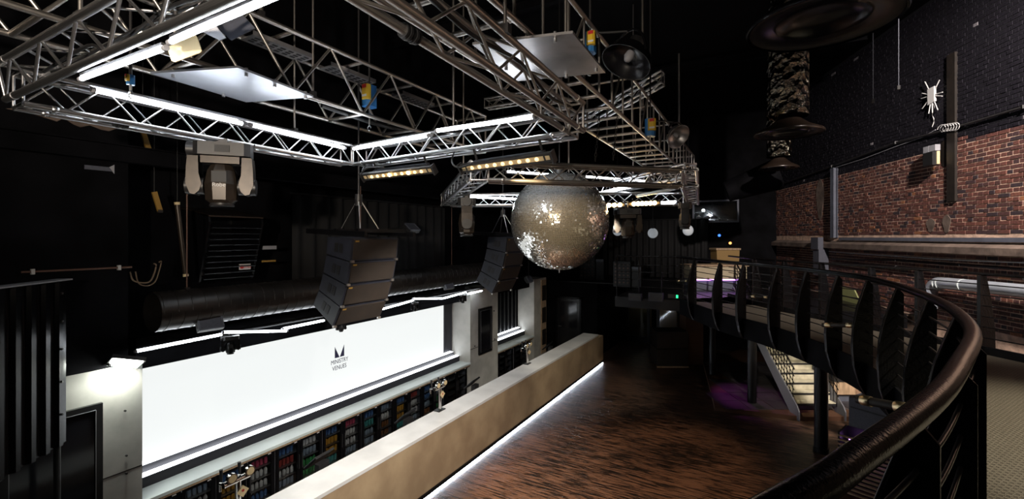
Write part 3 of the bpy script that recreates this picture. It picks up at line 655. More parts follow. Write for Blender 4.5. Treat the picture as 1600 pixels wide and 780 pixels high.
# tills standing on the shelf behind the bar
def till(y, label, rz=0.0):
    t = thing('till', label, 'till', (-5.78, y, 0.83), rz); z = 0.83
    W = WM[t]; L = lambda p: W @ V(p); R3 = W.to_3x3()
    M = R3 @ Matrix.Rotation(math.radians(-48), 3, 'X')
    MB().rbox(L((0, 0, 0.02)), (0.20, 0.22, 0.04), 0.02, R3).build('base', 'black_matt', t)
    MB().box(L((0, 0.05, 0.12)), (0.10, 0.04, 0.20), R3).build('stand', 'dark_plastic', t)
    m = MB().rbox(L((0, -0.01, 0.29)), (0.36, 0.035, 0.29), 0.006, M).build('monitor', 'bezel', t)
    MB().box(L((0, -0.01, 0.29)) + M @ V((0, -0.0185, 0)), (0.33, 0.002, 0.26), M).build('touch_screen', 'tv_glass', m)
    MB().rbox(L((0.06, 0.10, 0.22)), (0.20, 0.10, 0.13), 0.01, R3).build('rear_display', 'dark_plastic', t)
for (px, lb) in ((500, 'black tilted till behind the bar nearest the camera'), (634, 'black tilted till between the near and middle beer fonts'), (738, 'black tilted till in front of the middle pier'), (856, 'black tilted till at the far end of the bar')):
    q = at(px, 640, X=-5.78); till(q.y, lb, -PI / 2 + 0.12)
# portrait screens on the piers
def tv(y0, y1, z0, z1, label):
    t = thing('wall_monitor', label, 'monitor', (XP + 0.03, (y0 + y1) / 2, z0)); b = 0.07
    MB().bb(XP, XP + 0.05, y0, y0 + b, z0, z1).bb(XP, XP + 0.05, y1 - b, y1, z0, z1).bb(XP, XP + 0.05, y0 + b, y1 - b, z0, z0 + b).bb(XP, XP + 0.05, y0 + b, y1 - b, z1 - b, z1).build('bezel', 'bezel', t)
    MB().bb(XP, XP + 0.03, y0 + b, y1 - b, z0 + b, z1 - b).build('display', 'tv_glass', t)
    e = 0.006; m = MB(); yA, yB, zA, zB = y0 + b, y1 - b, z0 + b, z1 - b
    m.bb(XP + 0.05, XP + 0.053, yA - e, yA, zA, zB).bb(XP + 0.05, XP + 0.053, yB, yB + e, zA, zB).bb(XP + 0.05, XP + 0.053, yA, yB, zB, zB + e); m.build('edge_line', 'grey_pale', t)
tv(1.55, 2.41, 0.62, 2.38, 'large black portrait monitor on the near pier behind the corrugated panel')
a = at(747, 482, X=XP); b = at(767, 547, X=XP); tv(a.y, b.y, b.z, a.z - 0.02, 'small black portrait monitor on the middle pier')
for (x, y) in ((195, 642), (197, 740), (197, 712)):
    p = at(x, y, X=XP + 0.01); MB().cyl(p, p + V((0.02, 0, 0)), 0.012).build('bolt', 'dark_plastic', bpy.data.objects['wall_left_pier_near'])
for (x, y) in ((742, 541), (772, 486), (773, 530)):
    p = at(x, y, X=XP + 0.01); MB().cyl(p - V((0.012, 0, 0)), p + V((0.012, 0, 0)), 0.016).build('bolt', 'dark_plastic', bpy.data.objects['wall_left_pier_mid'])
# lit floodlight on top of the near pier
fp = at(196, 568, X=-6.98); fl = thing('floodlight', 'dazzling white floodlight on top of the near pier', 'floodlight', fp)
fz = -V((0.45, -0.35, -0.80)).normalized(); fy = (V((0, 1, 0)) - fz * fz.y).normalized(); M = Matrix((fy.cross(fz), fy, fz)).transposed()
MB().box(fp + M @ V((0, 0, 0.03)), (0.24, 0.34, 0.05), M).build('housing', 'dark_plastic', fl)
MB().box(fp + M @ V((0, 0, 0.0)), (0.20, 0.30, 0.012), M).build('lamp_face', 'flood_face', fl)
MB().bar(fp + V((-0.14, -0.15, 0.02)), fp + V((0, -0.15, 0.02)), 0.02, 0.03).bar(fp + V((-0.14, 0.15, 0.02)), fp + V((0, 0.15, 0.02)), 0.02, 0.03).build('bracket', 'dark_plastic', fl)

# ================================================================== trusses and light tubes
def truss(label, p0, p1, wv, h, cr=0.025, br=0.009, pitch=0.26, m='alu', name='box_truss', style='zig', ends=True, bm=None):
    p0 = V(p0); p1 = V(p1); wv = V(wv); hv = V((0, 0, h)); d = p1 - p0; L = d.length; d = d / L; bm = bm or m
    t = thing(name, label, 'truss', (p0 + p1) / 2)
    cs = [V((0, 0, 0)), wv, wv + hv, hv]
    if style == 'tri': cs = [V((0, 0, 0)), wv + hv, hv - wv * 0.2]
    for c in cs: rod('chord', p0 + c, p1 + c, cr, m, t, 16)
    n = max(2, int(round(L / pitch))); st = L / n
    faces = [(0, 3), (1, 2), (0, 1), (3, 2)]
    if style == 'tri': faces = [(0, 1), (0, 2), (1, 2)]
    if style in ('zig', 'tri'):
        for fi, (a, b) in enumerate(faces):
            for i in range(n):
                u, v = (a, b) if (i + fi) % 2 else (b, a)
                rod('brace', p0 + cs[u] + d * (st * i), p0 + cs[v] + d * (st * (i + 1)), br, bm, t)
    elif style == 'rungs':                                      # close rungs below, upright sides
        for i in range(n + 1):
            rod('rung', p0 + cs[0] + d * st * i, p0 + cs[1] + d * st * i, br * 1.3, bm, t, 10)
            if i % 3 == 0: rod('rung', p0 + cs[3] + d * st * i, p0 + cs[2] + d * st * i, br, bm, t)
            rod('upright', p0 + cs[0] + d * st * i, p0 + cs[3] + d * st * i, br * 0.8, bm, t)
            if i % 2: rod('upright', p0 + cs[1] + d * st * i, p0 + cs[2] + d * st * i, br * 0.8, bm, t)
            if i < n and i % 3 == 1: rod('brace', p0 + cs[0] + d * st * i, p0 + cs[3] + d * st * (i + 1), br * 0.8, bm, t)
    else:                                                       # ladder: rungs above and below, zigzag sides
        for i in range(n + 1):
            for a, b in ((0, 1), (3, 2)): rod('rung', p0 + cs[a] + d * st * i, p0 + cs[b] + d * st * i, br * 1.5, bm, t)
        for (a, b) in ((0, 3), (1, 2)):
            k = n * (1 if style == 'ladder' else 1)
            for i in range(k):
                s2 = L / k; rod('brace', p0 + cs[a] + d * s2 * i, p0 + cs[b] + d * s2 * (i + 0.5), br, bm, t); rod('brace', p0 + cs[b] + d * s2 * (i + 0.5), p0 + cs[a] + d * s2 * (i + 1), br, bm, t)
    if ends:
        for e in (p0, p1):
            for a, b in (((0, 1), (1, 2), (2, 3), (3, 0)) if len(cs) == 4 else ((0, 1), (1, 2), (2, 0))): rod('end_strut', e + cs[a], e + cs[b], br * 1.3, bm, t)
    for e in (p0 + d * 0.18, p1 - d * 0.18):
        for c in cs: rod('collar', e + c - d * 0.02, e + c + d * 0.02, cr * 1.12, m, t, 16)
    return t
ZT = 5.43
A0 = V((-4.96, 1.12, ZT)); A1 = V((-1.2, 1.12, ZT)); B1 = V((-5.08, 4.50, ZT)); C1 = V((-1.70, 4.18, ZT))
truss('near silver box truss of the square rig, running up to the top left', A0, A1, (0, 0.22, 0), 0.25, pitch=0.30, br=0.010, style='tri')
truss('left silver box truss of the square rig with two light tubes above the bar', V((-5.0, 1.22, ZT)), B1 + V((0.0, -0.03, 0)), (-0.22, 0.0, 0), 0.26)
truss('far silver box truss of the square rig with warm bar lights below', B1, C1, (0.0, 0.24, 0), 0.25)
truss('right silver box truss of the square rig crossing the top of the picture', V((-1.50, 0.3, ZT)), C1, (0.15, 0.0, 0), 0.27, pitch=0.34, br=0.010, m='alu_dull')
truss('large left truss with square bracing carrying a flat panel', V((-4.52, 0.2, 6.0)), V((-4.60, 7.2, 6.0)), (-0.66, 0, 0), 0.67, br=0.016, pitch=1.0, m='alu_dull', style='ladder', name='ladder_truss')
truss('large right truss with close ladder rungs carrying a steel panel', V((-1.60, 1.9, 6.0)), V((-1.78, 13.6, 6.0)), (-0.67, 0, 0), 0.67, br=0.017, pitch=0.52, m='alu_dull', style='rungs', name='ladder_truss')
# four-sided lower rig around the mirror ball
ZR = 5.08
P5 = rf(-1.30, 9.67, ZR); P0 = rf(-0.285, 5.37, ZR); P1 = rf(2.225, 5.97, ZR); P2 = rf(3.60, 9.30, ZR)
truss('front box truss of the rig around the mirror ball', P0, P1, (FW * 0.2), 0.21, br=0.008, m='alu_dull', pitch=0.25)
truss('left box truss of the rig around the mirror ball', P5, P0, (RT * -0.2), 0.21, br=0.008, pitch=0.25)
truss('right box truss of the rig around the mirror ball', P1, P2, (RT * 0.2), 0.21, br=0.008, pitch=0.25)
truss('rear box truss of the rig around the mirror ball with light tubes', P5 + FW * 0.05, P2 + FW * 0.05, (FW * 0.22), 0.24, br=0.009, pitch=0.28)
T8a = V((-5.16, 8.9, 5.86)); T8b = V((-2.7, 12.2, 5.86))
truss('upper rear box truss behind the top of the mirror ball', T8a, T8b, V((0.16, -0.14, 0)), 0.24, pitch=0.3)
T9a = V((-3.60, 10.5, 5.42)); T9b = V((-1.2, 8.1, 5.42))
truss('slanting rear box truss with light tubes right of the mirror ball', T9a, T9b, V((0.15, 0.15, 0)), 0.22, pitch=0.28)
truss('small box truss crossing above the large right truss', at(905, 200, d=9.2), at(1034, 128, d=7.6), V((0.0, 0.2, 0)), 0.2, pitch=0.3, br=0.008)
truss('short slim truss behind the far corner of the square rig', at(757, 168, d=8.2), at(835, 155, d=7.6), V((0, 0.15, 0)), 0.16, cr=0.018, br=0.007, pitch=0.22, m='alu_dull')
# hangers from the trusses to the ceiling
def hanger(p, label, r=0.012, m='alu_dull', top=CEIL):
    p = V(p); t = thing('hanger_rod', label, 'rod', p)
    rod('rod', p, (p.x, p.y, top), r, m, t); MB().box(p + V((0, 0, 0.02)), (0.07, 0.05, 0.06)).build('clamp', 'dark_plastic', t); return t
hanger(at(408, 25, d=5.0) , 'flat grey hanger above the large left truss beside the panel', 0.022)
hanger(at(489, 150, d=5.25), 'thin dark rod passing the right edge of the left panel')
hanger(V((-3.6, 1.12, ZT + 0.27)), 'thin hanger above the near truss at the top left')
hanger(V((-5.1, 3.6, ZT + 0.27)), 'thin hanger above the left truss')
hanger(V((-1.45, 2.5, ZT + 0.27)), 'thin hanger above the right truss')
hanger(V((-3.3, 4.45, ZT + 0.27)), 'thin hanger above the far truss')
hanger(V((-2.0, 4.9, 6.68)), 'steel hanger above the large right truss beside the scoop lamp', 0.025)
hanger(V((-2.0, 8.5, 6.68)), 'steel hanger above the middle of the large right truss', 0.025)
hanger(V((-2.0, 12.5, 6.68)), 'steel hanger above the far end of the large right truss', 0.025)
hanger(V((-4.9, 6.6, 6.68)), 'steel hanger above the far end of the large left truss', 0.022)
hanger(V((-4.2, 10.3, 6.12)), 'thin hanger above the upper rear truss')
hanger(V((-2.4, 9.4, 5.66)), 'thin hanger above the slanting rear truss')
hanger(rf(-0.8, 7.5, ZR + 0.22), 'thin hanger above the left side of the ball rig')
hanger(rf(1.2, 9.6, ZR + 0.25), 'thin hanger above the rear side of the ball rig')
def led(label, p, q, r=0.013, back=None, m='led_white'):
    p = V(p); q = V(q); d = (q - p).normalized(); bk = V(back) if back is not None else V((0, 0.0, 0.022))
    t = thing('light_tube', label, 'light tube', (p + q) / 2)
    rod('diffuser', p, q, r, m, t, 12)
    MB().bar(p + bk, q + bk, r * 1.8, r * 1.2).build('batten', 'alu', t)
    for a, b in ((p - d * 0.03, p), (q, q + d * 0.03)): rod('end_cap', a, b, r * 1.15, 'grey_pale', t, 12)
    return t
zl = 5.40
led('white light tube under the near truss, outer right one', at(268, 65, z=zl), at(440, -9, z=zl))
led('white light tube under the near truss, inner left one', at(128, 123, z=zl - 0.02), at(256, 76, z=zl - 0.02))
led('white light tube on the left truss, nearer the camera', at(149, 141, X=-4.95), at(378, 193, X=-4.97), 0.021, (-0.04, 0, 0))
led('white light tube on the left truss, next to the corner', at(394, 195.5, X=-4.97), at(537, 231, X=-5.03), 0.021, (-0.04, 0, 0))
pn = (B1 + V((0, -0.04, 0)), (C1 - B1).cross(UP).normalized())
led('white light tube on the far truss, next to the corner', at(553, 232.5, plane=pn), at(668, 212, plane=pn), 0.021, (0, 0.04, 0))
led('white light tube on the far truss, nearer the right truss', at(684, 204, plane=pn), at(833, 182.5, plane=pn), 0.023, (0, 0.04, 0))
pr = (P5, FW)
led('white light tube on the rear ball rig, left of the mirror ball', at(735, 307.5, plane=pr), at(822, 312, plane=pr), 0.022, FW * 0.04)
led('white light tube on the rear ball rig, at its right end', at(1030, 317, plane=(P2, FW)), at(1056, 315, plane=(P2, FW)), 0.022, FW * 0.04)
p8 = (T8a + V((0.18, -0.16, 0)), (T8b - T8a).cross(UP).normalized())
led('white light tube on the upper rear truss, left one', at(792, 268, plane=p8), at(886, 274.5, plane=p8), 0.022, V((-0.03, 0.03, 0)))
led('white light tube on the upper rear truss, right one', at(915, 276, plane=p8), at(1007, 283, plane=p8), 0.022, V((-0.03, 0.03, 0)))
p9 = (T9a + V((-0.03, -0.03, 0)), V((0.7, 0.7, 0)))
led('bright light tube on the slanting rear truss beside the mirror ball', at(938, 302, plane=p9), at(986, 291, plane=p9), 0.035, V((0.03, 0.03, 0)))
led('dull unlit light tube on the slanting rear truss', at(997, 306, plane=p9), at(1056, 294, plane=p9), 0.030, V((0.03, 0.03, 0)), m='counter_top')
# zigzag of tubes along the head of the screen
XZ = -6.92
zz = [(214, 549, 346, 523), (350, 519.5, 447, 517.5), (443, 514, 506, 501), (588, 486, 645, 470), (646, 467, 690, 466.5), (691, 467, 728, 457), (730, 460, 753, 454.5)]
zn = ['first', 'second', 'third', 'fourth', 'fifth', 'sixth', 'last']
for (a, b, c, d), n_ in zip(zz, zn): led('thin white light tube over the screen, %s of the zigzag from the left' % n_, at(a, b, X=XZ), at(c, d, X=XZ), 0.017, (-0.03, 0, 0.01))
pb = [at(212, 545, X=-6.98), at(760, 447, X=-6.98)]
lb = thing('lighting_bar', 'black lighting bar running above the screen', 'bar', pb[0])
rod('pipe', pb[0], V((pb[0].x, 10.9, pb[0].z)), 0.03, 'black_gloss', lb, 12)
for y in (3.2, 5.0, 7.0, 9.0, 10.6): MB().bar((-7.32, y, pb[0].z), (-6.98, y, pb[0].z), 0.04, 0.04).build('bracket', 'black_matt', lb)

# ================================================================== mirror ball
bc_ = at(874, 346, d=7.8); BR = 0.835
ball = thing('mirror_ball', 'giant mirror ball of tiny silver tiles hanging above the dance floor', 'mirror ball', bc_)
m = MB(); n = 48
prof = [(BR * 0.994 * math.sin(PI * i / 24), BR * 0.994 * math.cos(PI * i / 24)) for i in range(24, -1, -1)]
m.lathe([(max(r, 0.0005), z) for r, z in prof], bc_, n); m.build('core', 'steel_panel', ball)
mm = bpy.data.materials.new('mirror_tile'); mm.use_nodes = True; b = mm.node_tree.nodes['Principled BSDF']
b.inputs['Base Color'].default_value = (0.78, 0.78, 0.76, 1); b.inputs['Metallic'].default_value = 0.86; b.inputs['Roughness'].default_value = 0.08; MATS['mirror_tile'] = mm
m = MB(); rows = 92
vs = []; fs = []
rt = random.Random(3)
for i in range(rows):
    t0 = PI * (i + 0.5) / rows; cnt = max(6, int(2 * PI * math.sin(t0) * rows / PI))
    off = rt.random() * 6.28; half = PI / rows * BR * 0.46
    for j in range(cnt):
        ph = off + 2 * PI * j / cnt
        nrm = V((math.sin(t0) * math.cos(ph), math.sin(t0) * math.sin(ph), math.cos(t0)))
        n2 = (nrm + V((rt.gauss(0, 0.06), rt.gauss(0, 0.06), rt.gauss(0, 0.06)))).normalized()
        u = UP.cross(n2).normalized(); v = n2.cross(u); c = bc_ + nrm * BR; k = len(vs)
        vs += [c - u * half - v * half, c + u * half - v * half, c + u * half + v * half, c - u * half + v * half]; fs.append((k, k + 1, k + 2, k + 3))
m.add(vs, fs); o = m.build('mirror_tiles', 'mirror_tile', ball); o['kind'] = 'stuff'
MB().cyl(bc_ + V((0, 0, BR - 0.02)), bc_ + V((0, 0, BR + 0.12)), 0.09, 20).build('motor', 'black_matt', ball)
rod('cable', bc_ + V((0, 0, BR + 0.12)), (bc_.x, bc_.y, CEIL), 0.012, 'black_matt', ball)
MB().cyl(bc_ - V((0, 0, BR + 0.05)), bc_ - V((0, 0, BR - 0.02)), 0.012, 8).build('bottom_stud', 'alu', ball)

# ================================================================== moving heads
def moving_head(label, top, h, rz, tilt=0.0, name='moving_head', m='head_shell', logo=False):
    """hangs from the point top; h is the whole drop"""
    t = thing(name, label, 'moving light', top, rz); s = h / 0.72; W = WM[t]; R3 = W.to_3x3()
    L = lambda x, y, z: W @ V((x * s, y * s, z * s))
    MB().box(L(0, 0, -0.02), (0.10 * s, 0.06 * s, 0.06 * s), R3).build('clamp', 'dark_plastic', t)
    b = MB().rbox(L(0.02, 0, -0.11), (0.50 * s, 0.30 * s, 0.13 * s), 0.05 * s, R3).build('base', 'dark_plastic', t)
    MB().cyl(L(-0.30, 0, -0.11), L(-0.12, 0, -0.11), 0.075 * s, 16).build('motor_drum', 'dark_plastic', b)
    MB().box(L(0.03, -0.155, -0.11), (0.13 * s, 0.01 * s, 0.07 * s), R3).build('connector_panel', 'black_matt', b)
    y = MB()
    for sx in (-1, 1):
        ps = [(sx * 0.28, -0.185), (sx * 0.19, -0.185), (sx * 0.185, -0.36), (sx * 0.16, -0.46), (sx * 0.18, -0.53), (sx * 0.22, -0.57), (sx * 0.26, -0.56), (sx * 0.295, -0.46), (sx * 0.29, -0.3)]
        y.prism([L(x, -0.09, z) for x, z in ps], R3 @ V((0, 0.18 * s, 0)))
    y.prism([L(x, -0.09, z) for x, z in ((-0.17, -0.18), (0.17, -0.18), (0.17, -0.25), (-0.17, -0.25))], R3 @ V((0, 0.18 * s, 0)))
    y.build('yoke', m, t)
    for sx in (-1, 1): MB().cyl(L(sx * 0.15, 0, -0.48), L(sx * 0.31, 0, -0.48), 0.085 * s, 18).build('pivot_cover', 'dark_plastic', t)
    Rh = W @ Matrix.Translation((0, 0, -0.46 * s)) @ Matrix.Rotation(tilt, 4, 'X')
    hd = MB(); secs = [(-0.19, 0.10, 0.10), (-0.16, 0.135, 0.125), (0.0, 0.145, 0.14), (0.14, 0.12, 0.12), (0.20, 0.09, 0.09)]
    ps = []; n = 8
    for (z, a, bb_) in secs:
        for k in range(n):
            an = PI / 8 + k * PI / 4; ps.append(Rh @ V((a * s * math.cos(an) * 1.08, bb_ * s * math.sin(an) * 1.08, z * s)))
    hd.add(ps, [(i * n + k, i * n + (k + 1) % n, (i + 1) * n + (k + 1) % n, (i + 1) * n + k) for i in range(4) for k in range(n)])
    hd.add(ps[-n:], [tuple(range(n))]); hd.add(ps[:n], [tuple(reversed(range(n)))])
    ho = hd.build('head', m, t)
    R3h = Rh.to_3x3()
    MB().lathe([(0.10 * s, -0.18 * s), (0.115 * s, -0.22 * s), (0.10 * s, -0.225 * s), (0.095 * s, -0.19 * s)], Rh.translation, 20, R3h).build('lens_ring', 'dark_plastic', ho)
    MB().cyl(Rh @ V((0, 0, -0.19 * s)), Rh @ V((0, 0, -0.212 * s)), 0.095 * s, 20).build('lens', 'tv_glass', ho)
    MB().box(Rh @ V((0, -0.136 * s, 0.07 * s)), (0.13 * s, 0.012 * s, 0.11 * s), R3h).build('vent', 'black_matt', ho)
    if logo:
        text_mesh('logo_text', 'Robe', 0.055 * s, axes(R3h @ V((1, 0, 0)), R3h @ V((0, 0, 1)), R3h @ V((0, -1, 0)), Rh @ V((0, -0.142 * s, -0.03 * s))), 'white_paint', ho)
    return t
mp_ = at(347, 219, X=-5.02)
moving_head('big brown grey moving head under the left truss above the bar', mp_, 0.74, 0.88, logo=True)
moving_head('brown moving head hanging from the left corner of the ball rig', at(729, 307, d=7.2), 0.66, 2.2)
moving_head('moving head hanging behind the mirror ball beside the warm bulbs', at(981, 323, d=9.6), 0.70, 0.35, m='head_shell')
moving_head('dark moving head hanging from the right corner of the ball rig', at(1070, 315, d=8.6), 0.55, 1.75, m='dark_plastic')
for i, (x, y, hh) in enumerate(((360, 523, 0.30), (533, 501, 0.22), (648, 472, 0.22), (723, 460, 0.24))):
    p = at(x, y, X=-6.92); moving_head('small black moving head below the screen lighting bar, %s from the left' % ORD[i], p, hh, 1.2, m='black_gloss', name='small_moving_head'); rod('hang_rod', p, (-6.98, p.y, 2.99), 0.02, 'black_matt', [o for o in WM if o.name.startswith('small_moving_head')][-1])

# ================================================================== warm bar lights
def bar_light(label, a, b, aim, nb, bm, prot=0.055, hot=(), hang=0.16, width=0.10, bs=0.7):
    a = V(a); b = V(b); d = (b - a).normalized(); L = (b - a).length; aim = V(aim).normalized()
    u = d.cross(aim).normalized(); aim = u.cross(d).normalized(); M = Matrix((d, u, aim)).transposed(); c = (a + b) / 2
    t = thing('bar_light', label, 'bar light', c)
    MB().box(c, (L, width, 0.05), M).build('trough', 'dark_plastic', t)
    MB().box(c - aim * 0.07 , (L * 0.78, width * 0.7, 0.09), M).build('driver_box', 'speaker_box', t)
    for s in (-1, 1):
        e = MB(); e.box(c + d * s * (L / 2 + 0.01) + aim * 0.01, (0.02, width * 1.3, 0.08), M); e.build('end_plate', 'dark_plastic', t)
        q = c + d * s * L * 0.36; rod('hang_arm', q - aim * 0.1, (q.x, q.y, q.z + hang), 0.014, 'black_matt', t)
    MB().box(c + aim * 0.026, (L * 0.84, width * 0.5, 0.004), M).build('reflector', 'gold_plate', t)
    for i in range(nb):
        p = c + d * (L * 0.80 * ((i + 0.5) / nb - 0.5)) + aim * 0.026
        MB().lathe([(0.032 * bs, 0), (0.030 * bs, 0.012), (0.018 * bs, 0.022), (0.001, 0.025)], p, 12, M).build('bulb', 'bulb_warm' if i in hot else bm, t)
    for s in (-1, 1): MB().box(c + d * s * L * 0.46 + aim * 0.027, (0.05, width * 0.45, 0.004), M).build('label_plate', 'gold_plate', t)
    return t
PT = (B1, (C1 - B1).cross(UP).normalized())
bar_light('black bar light with glowing warm bulbs below the corner of the square rig', at(569, 276, d=6.25), at(678, 264, d=5.55), -UP * 0.55 - FW * 0.8, 9, 'bulb_dim', hot=(3, 6), hang=0.20)
bar_light('black bar light with dim warm lenses in front of the ball rig', at(722, 263, d=5.35), at(864, 244, d=4.6), -UP * 0.45 - FW * 0.85, 9, 'bulb_dim', hang=0.22)
bar_light('row of blazing warm bulbs right of the mirror ball', at(982, 319, d=9.2), at(1030, 317, d=9.2), -FW - UP * 0.1, 6, 'bulb_warm', hang=0.1, bs=1.35)
bar_light('shorter row of blazing warm bulbs touching the edge of the mirror ball', at(944, 321, d=9.4), at(976, 320, d=9.3), -FW - UP * 0.1, 3, 'bulb_warm', hang=0.1, bs=1.35)

# ================================================================== line array speakers
def line_array(y0, label, xf=-4.70, ztop=4.39, wid=0.86, dep=0.46, ch=0.315, beam=5.35):
    t = thing('line_array', label, 'speaker', (xf - dep / 2, y0 + wid / 2, ztop))
    # fly frame
    zf = ztop + 0.10
    for y in (y0 - 0.02, y0 + wid + 0.02): MB().bar((xf - 0.85, y, zf), (xf + 0.28, y, zf - 0.05), 0.05, 0.07).build('frame_beam', 'black_gloss', t)
    for x in (xf - 0.72, xf - 0.30, xf + 0.12): MB().bar((x, y0 - 0.02, zf), (x, y0 + wid + 0.02, zf), 0.05, 0.05).build('cross_beam', 'black_gloss', t)
    top = V((xf - 0.35, y0 + wid / 2, beam + 0.05))
    for y in (y0 + 0.25, y0 + wid - 0.25):
        for x in (xf - 0.52, xf - 0.12): rod('sling', (x, y, zf), (top.x, top.y, zf + 0.48), 0.008, 'dark_plastic' if x < xf - 0.3 else 'alu_dull', t, 6)
    rod('chain', (top.x, top.y, zf + 0.40), (top.x, top.y, CEIL), 0.014, 'dark_plastic', t, 6)
    MB().cyl((top.x, top.y, zf + 0.36), (top.x, top.y, zf + 0.52), 0.05, 12).build('shackle', 'dark_plastic', t)
    p = V((xf, 0, ztop)); ang = math.radians(5)
    for k in range(4):
        ang = math.radians((7, 14, 21, 29)[k]); dn = V((-math.sin(ang), 0, -math.cos(ang))); bk = V((-math.cos(ang), 0, math.sin(ang)))
        q = p + dn * (ch - 0.012)
        # tapered side profile
        pf_ = [p + V((0, y0, 0)), q + V((0, y0, 0)), q + bk * dep - dn * 0.035 + V((0, y0, 0)), p + bk * dep + dn * 0.035 + V((0, y0, 0))]
        cab = MB().prism(pf_, (0, wid, 0)).build('cabinet', 'speaker_box', t)
        g0 = p + dn * 0.02; g1 = q - dn * 0.02; out = -bk * 0.018
        MB().prism([g0 + V((0, y0 + 0.035, 0)), g1 + V((0, y0 + 0.035, 0)), g1 + V((0, y0 + wid - 0.035, 0)), g0 + V((0, y0 + wid - 0.035, 0))], out).build('grille', 'grille', cab)
        for yy in (y0 - 0.004, y0 + wid):
            c = p + dn * ch * 0.5 + bk * dep * 0.5
            for s in (-0.045, 0.045):
                MB().prism([c + bk * (s + a) + dn * b_ + V((0, yy, 0)) for a, b_ in ((-0.032, -0.06), (0.032, -0.06), (0.032, 0.06), (-0.032, 0.06))], (0, 0.004, 0)).build('handle_recess', 'black_matt', cab)
        for yy in (y0 + 0.03, y0 + wid - 0.03):
            MB().box(p + dn * (ch - 0.006) - bk * 0.012 + V((0, yy, 0)), (0.03, 0.05, 0.03)).build('hinge_pin', 'alu_dull', cab)
        MB().prism([p + dn * 0.03 - bk * 0.018 + V((0, y0 + 0.05, 0)), p + dn * 0.05 - bk * 0.018 + V((0, y0 + 0.05, 0)), p + dn * 0.05 - bk * 0.018 + V((0, y0 + 0.11, 0)), p + dn * 0.03 - bk * 0.018 + V((0, y0 + 0.11, 0))], -bk * 0.003).build('badge', 'strap_yellow', cab)
        p = q + dn * 0.012
    return t
line_array(4.14, 'big hung stack of four brown-fronted speakers before the screen')
line_array(8.18, 'smaller looking hung stack of four bluish speakers left of the mirror ball')

# ================================================================== duct over the back bar and its lamps
dz = 3.48; dx = -6.58; dr = 0.245
du = thing('spiral_duct', 'fat black spiral duct with an open end running above the screen', 'duct', (dx, 2.72, dz - dr))
MB().cyl((dx, 2.72, dz), (dx, 11.5, dz), dr, 32, caps=False).cyl((dx, 11.5, dz), (dx, 2.72, dz), dr - 0.012, 32, caps=False).build('tube', 'duct_black', du)
for i in range(56):
    y = 2.74 + i * 0.157; pts = []
    for k in range(25):
        a = 2 * PI * k / 24; pts.append((dx + (dr + 0.002) * math.cos(a), y + 0.157 * k / 24 * 0.5, dz + (dr + 0.002) * math.sin(a)))
    MB().tube(pts, 0.005, 5).build('seam', 'duct_black', du)
for y in (3.1, 6.0, 8.8): 
    rod('hanger', (dx, y, dz + dr), (dx, y, 5.35), 0.008, 'copper_pipe', du, 6); MB().box((dx, y, dz + dr + 0.01), (0.06, 0.05, 0.03)).build('saddle', 'rust', du)
def small_flood(label, p, yaw, pitch, s=1.0, anchor=None):
    p = V(p); t = thing('floodlight', label, 'floodlight', p); M = Matrix.Rotation(yaw, 3, 'Z') @ Matrix.Rotation(pitch, 3, 'X')
    MB().box(p, (0.30 * s, 0.07 * s, 0.22 * s), M).build('housing', 'dark_plastic', t)
    MB().box(p + M @ V((0, -0.037 * s, 0)), (0.26 * s, 0.008 * s, 0.18 * s), M).build('lamp_face', 'grey_box', t)
    e = 0.012 * s; f = MB()
    for (x, z, a, b_) in ((0, 0.10, 0.30, 0.02), (0, -0.10, 0.30, 0.02), (0.14, 0, 0.02, 0.22), (-0.14, 0, 0.02, 0.22)): f.box(p + M @ V((x * s, -0.042 * s, z * s)), (a * s, 0.02 * s, b_ * s), M)
    f.build('rim', 'steel_blue', t)
    for k in range(6): MB().box(p + M @ V((-0.12 * s + k * 0.048 * s, 0.05 * s, 0)), (0.01 * s, 0.04 * s, 0.18 * s), M).build('fin', 'dark_plastic', t)
    MB().box(p + M @ V((0, 0.08 * s, 0.03)), (0.05, 0.10, 0.05), M).build('bracket', 'black_matt', t)
    if anchor: rod('arm', p, anchor(p), 0.015, 'black_matt', t)
small_flood('unlit black floodlight on the near part of the spiral duct', at(327, 504, X=dx + 0.17), PI / 2 - 0.1, -0.5, 1.0, lambda q: (dx + 0.2, q.y, dz))
small_flood('unlit black floodlight on the far part of the spiral duct', at(700, 446, X=dx + 0.17), PI / 2 - 0.1, -0.5, 0.9, lambda q: (dx + 0.2, q.y, dz))
small_flood('unlit grey floodlight on the wall behind the near speakers', at(643, 357, X=-7.0), PI / 2, -0.9, 1.1, lambda q: (-7.9, q.y, q.z))
small_flood('pale unlit lamp tucked below the mirror ball on the left', at(826, 437, X=-6.6), PI / 2, -0.6, 1.0, lambda q: (q.x, q.y, 5.4))

# ================================================================== flat panels, flags, hoists, scoops on the rig
def panel(label, pts, th, m, studs):
    pts = [V(p) for p in pts]; c = sum(pts, V((0, 0, 0))) / len(pts); t = thing('flat_panel', label, 'panel', c)
    MB().prism(pts, (0, 0, th)).build('sheet', m, t)
    for (i, j, f) in studs:
        p = pts[i].lerp(pts[j], f).lerp(c, 0.12); MB().cyl(p - V((0, 0, 0.03)), p + V((0, 0, 0.05)), 0.016, 8).build('stud', 'alu', t)
panel('pale blue grey flat panel bolted under the large left truss', [at(235, 115, z=5.94), at(372, 106, z=5.94), at(490, 152, z=5.94), at(385, 160, z=5.94)], 0.02, 'alu_plate', ((0, 1, 0.15), (1, 2, 0.1), (2, 3, 0.0), (1, 2, 0.5), (3, 0, 0.3)))
panel('scuffed steel panel bolted under the large right truss', [at(738, 70, z=5.94), at(895, 52, z=5.94), at(946, 114, z=5.94), at(808, 127, z=5.94)], 0.02, 'steel_panel', ((0, 1, 0.85), (1, 2, 0.9), (2, 3, 0.4), (3, 0, 0.4)))
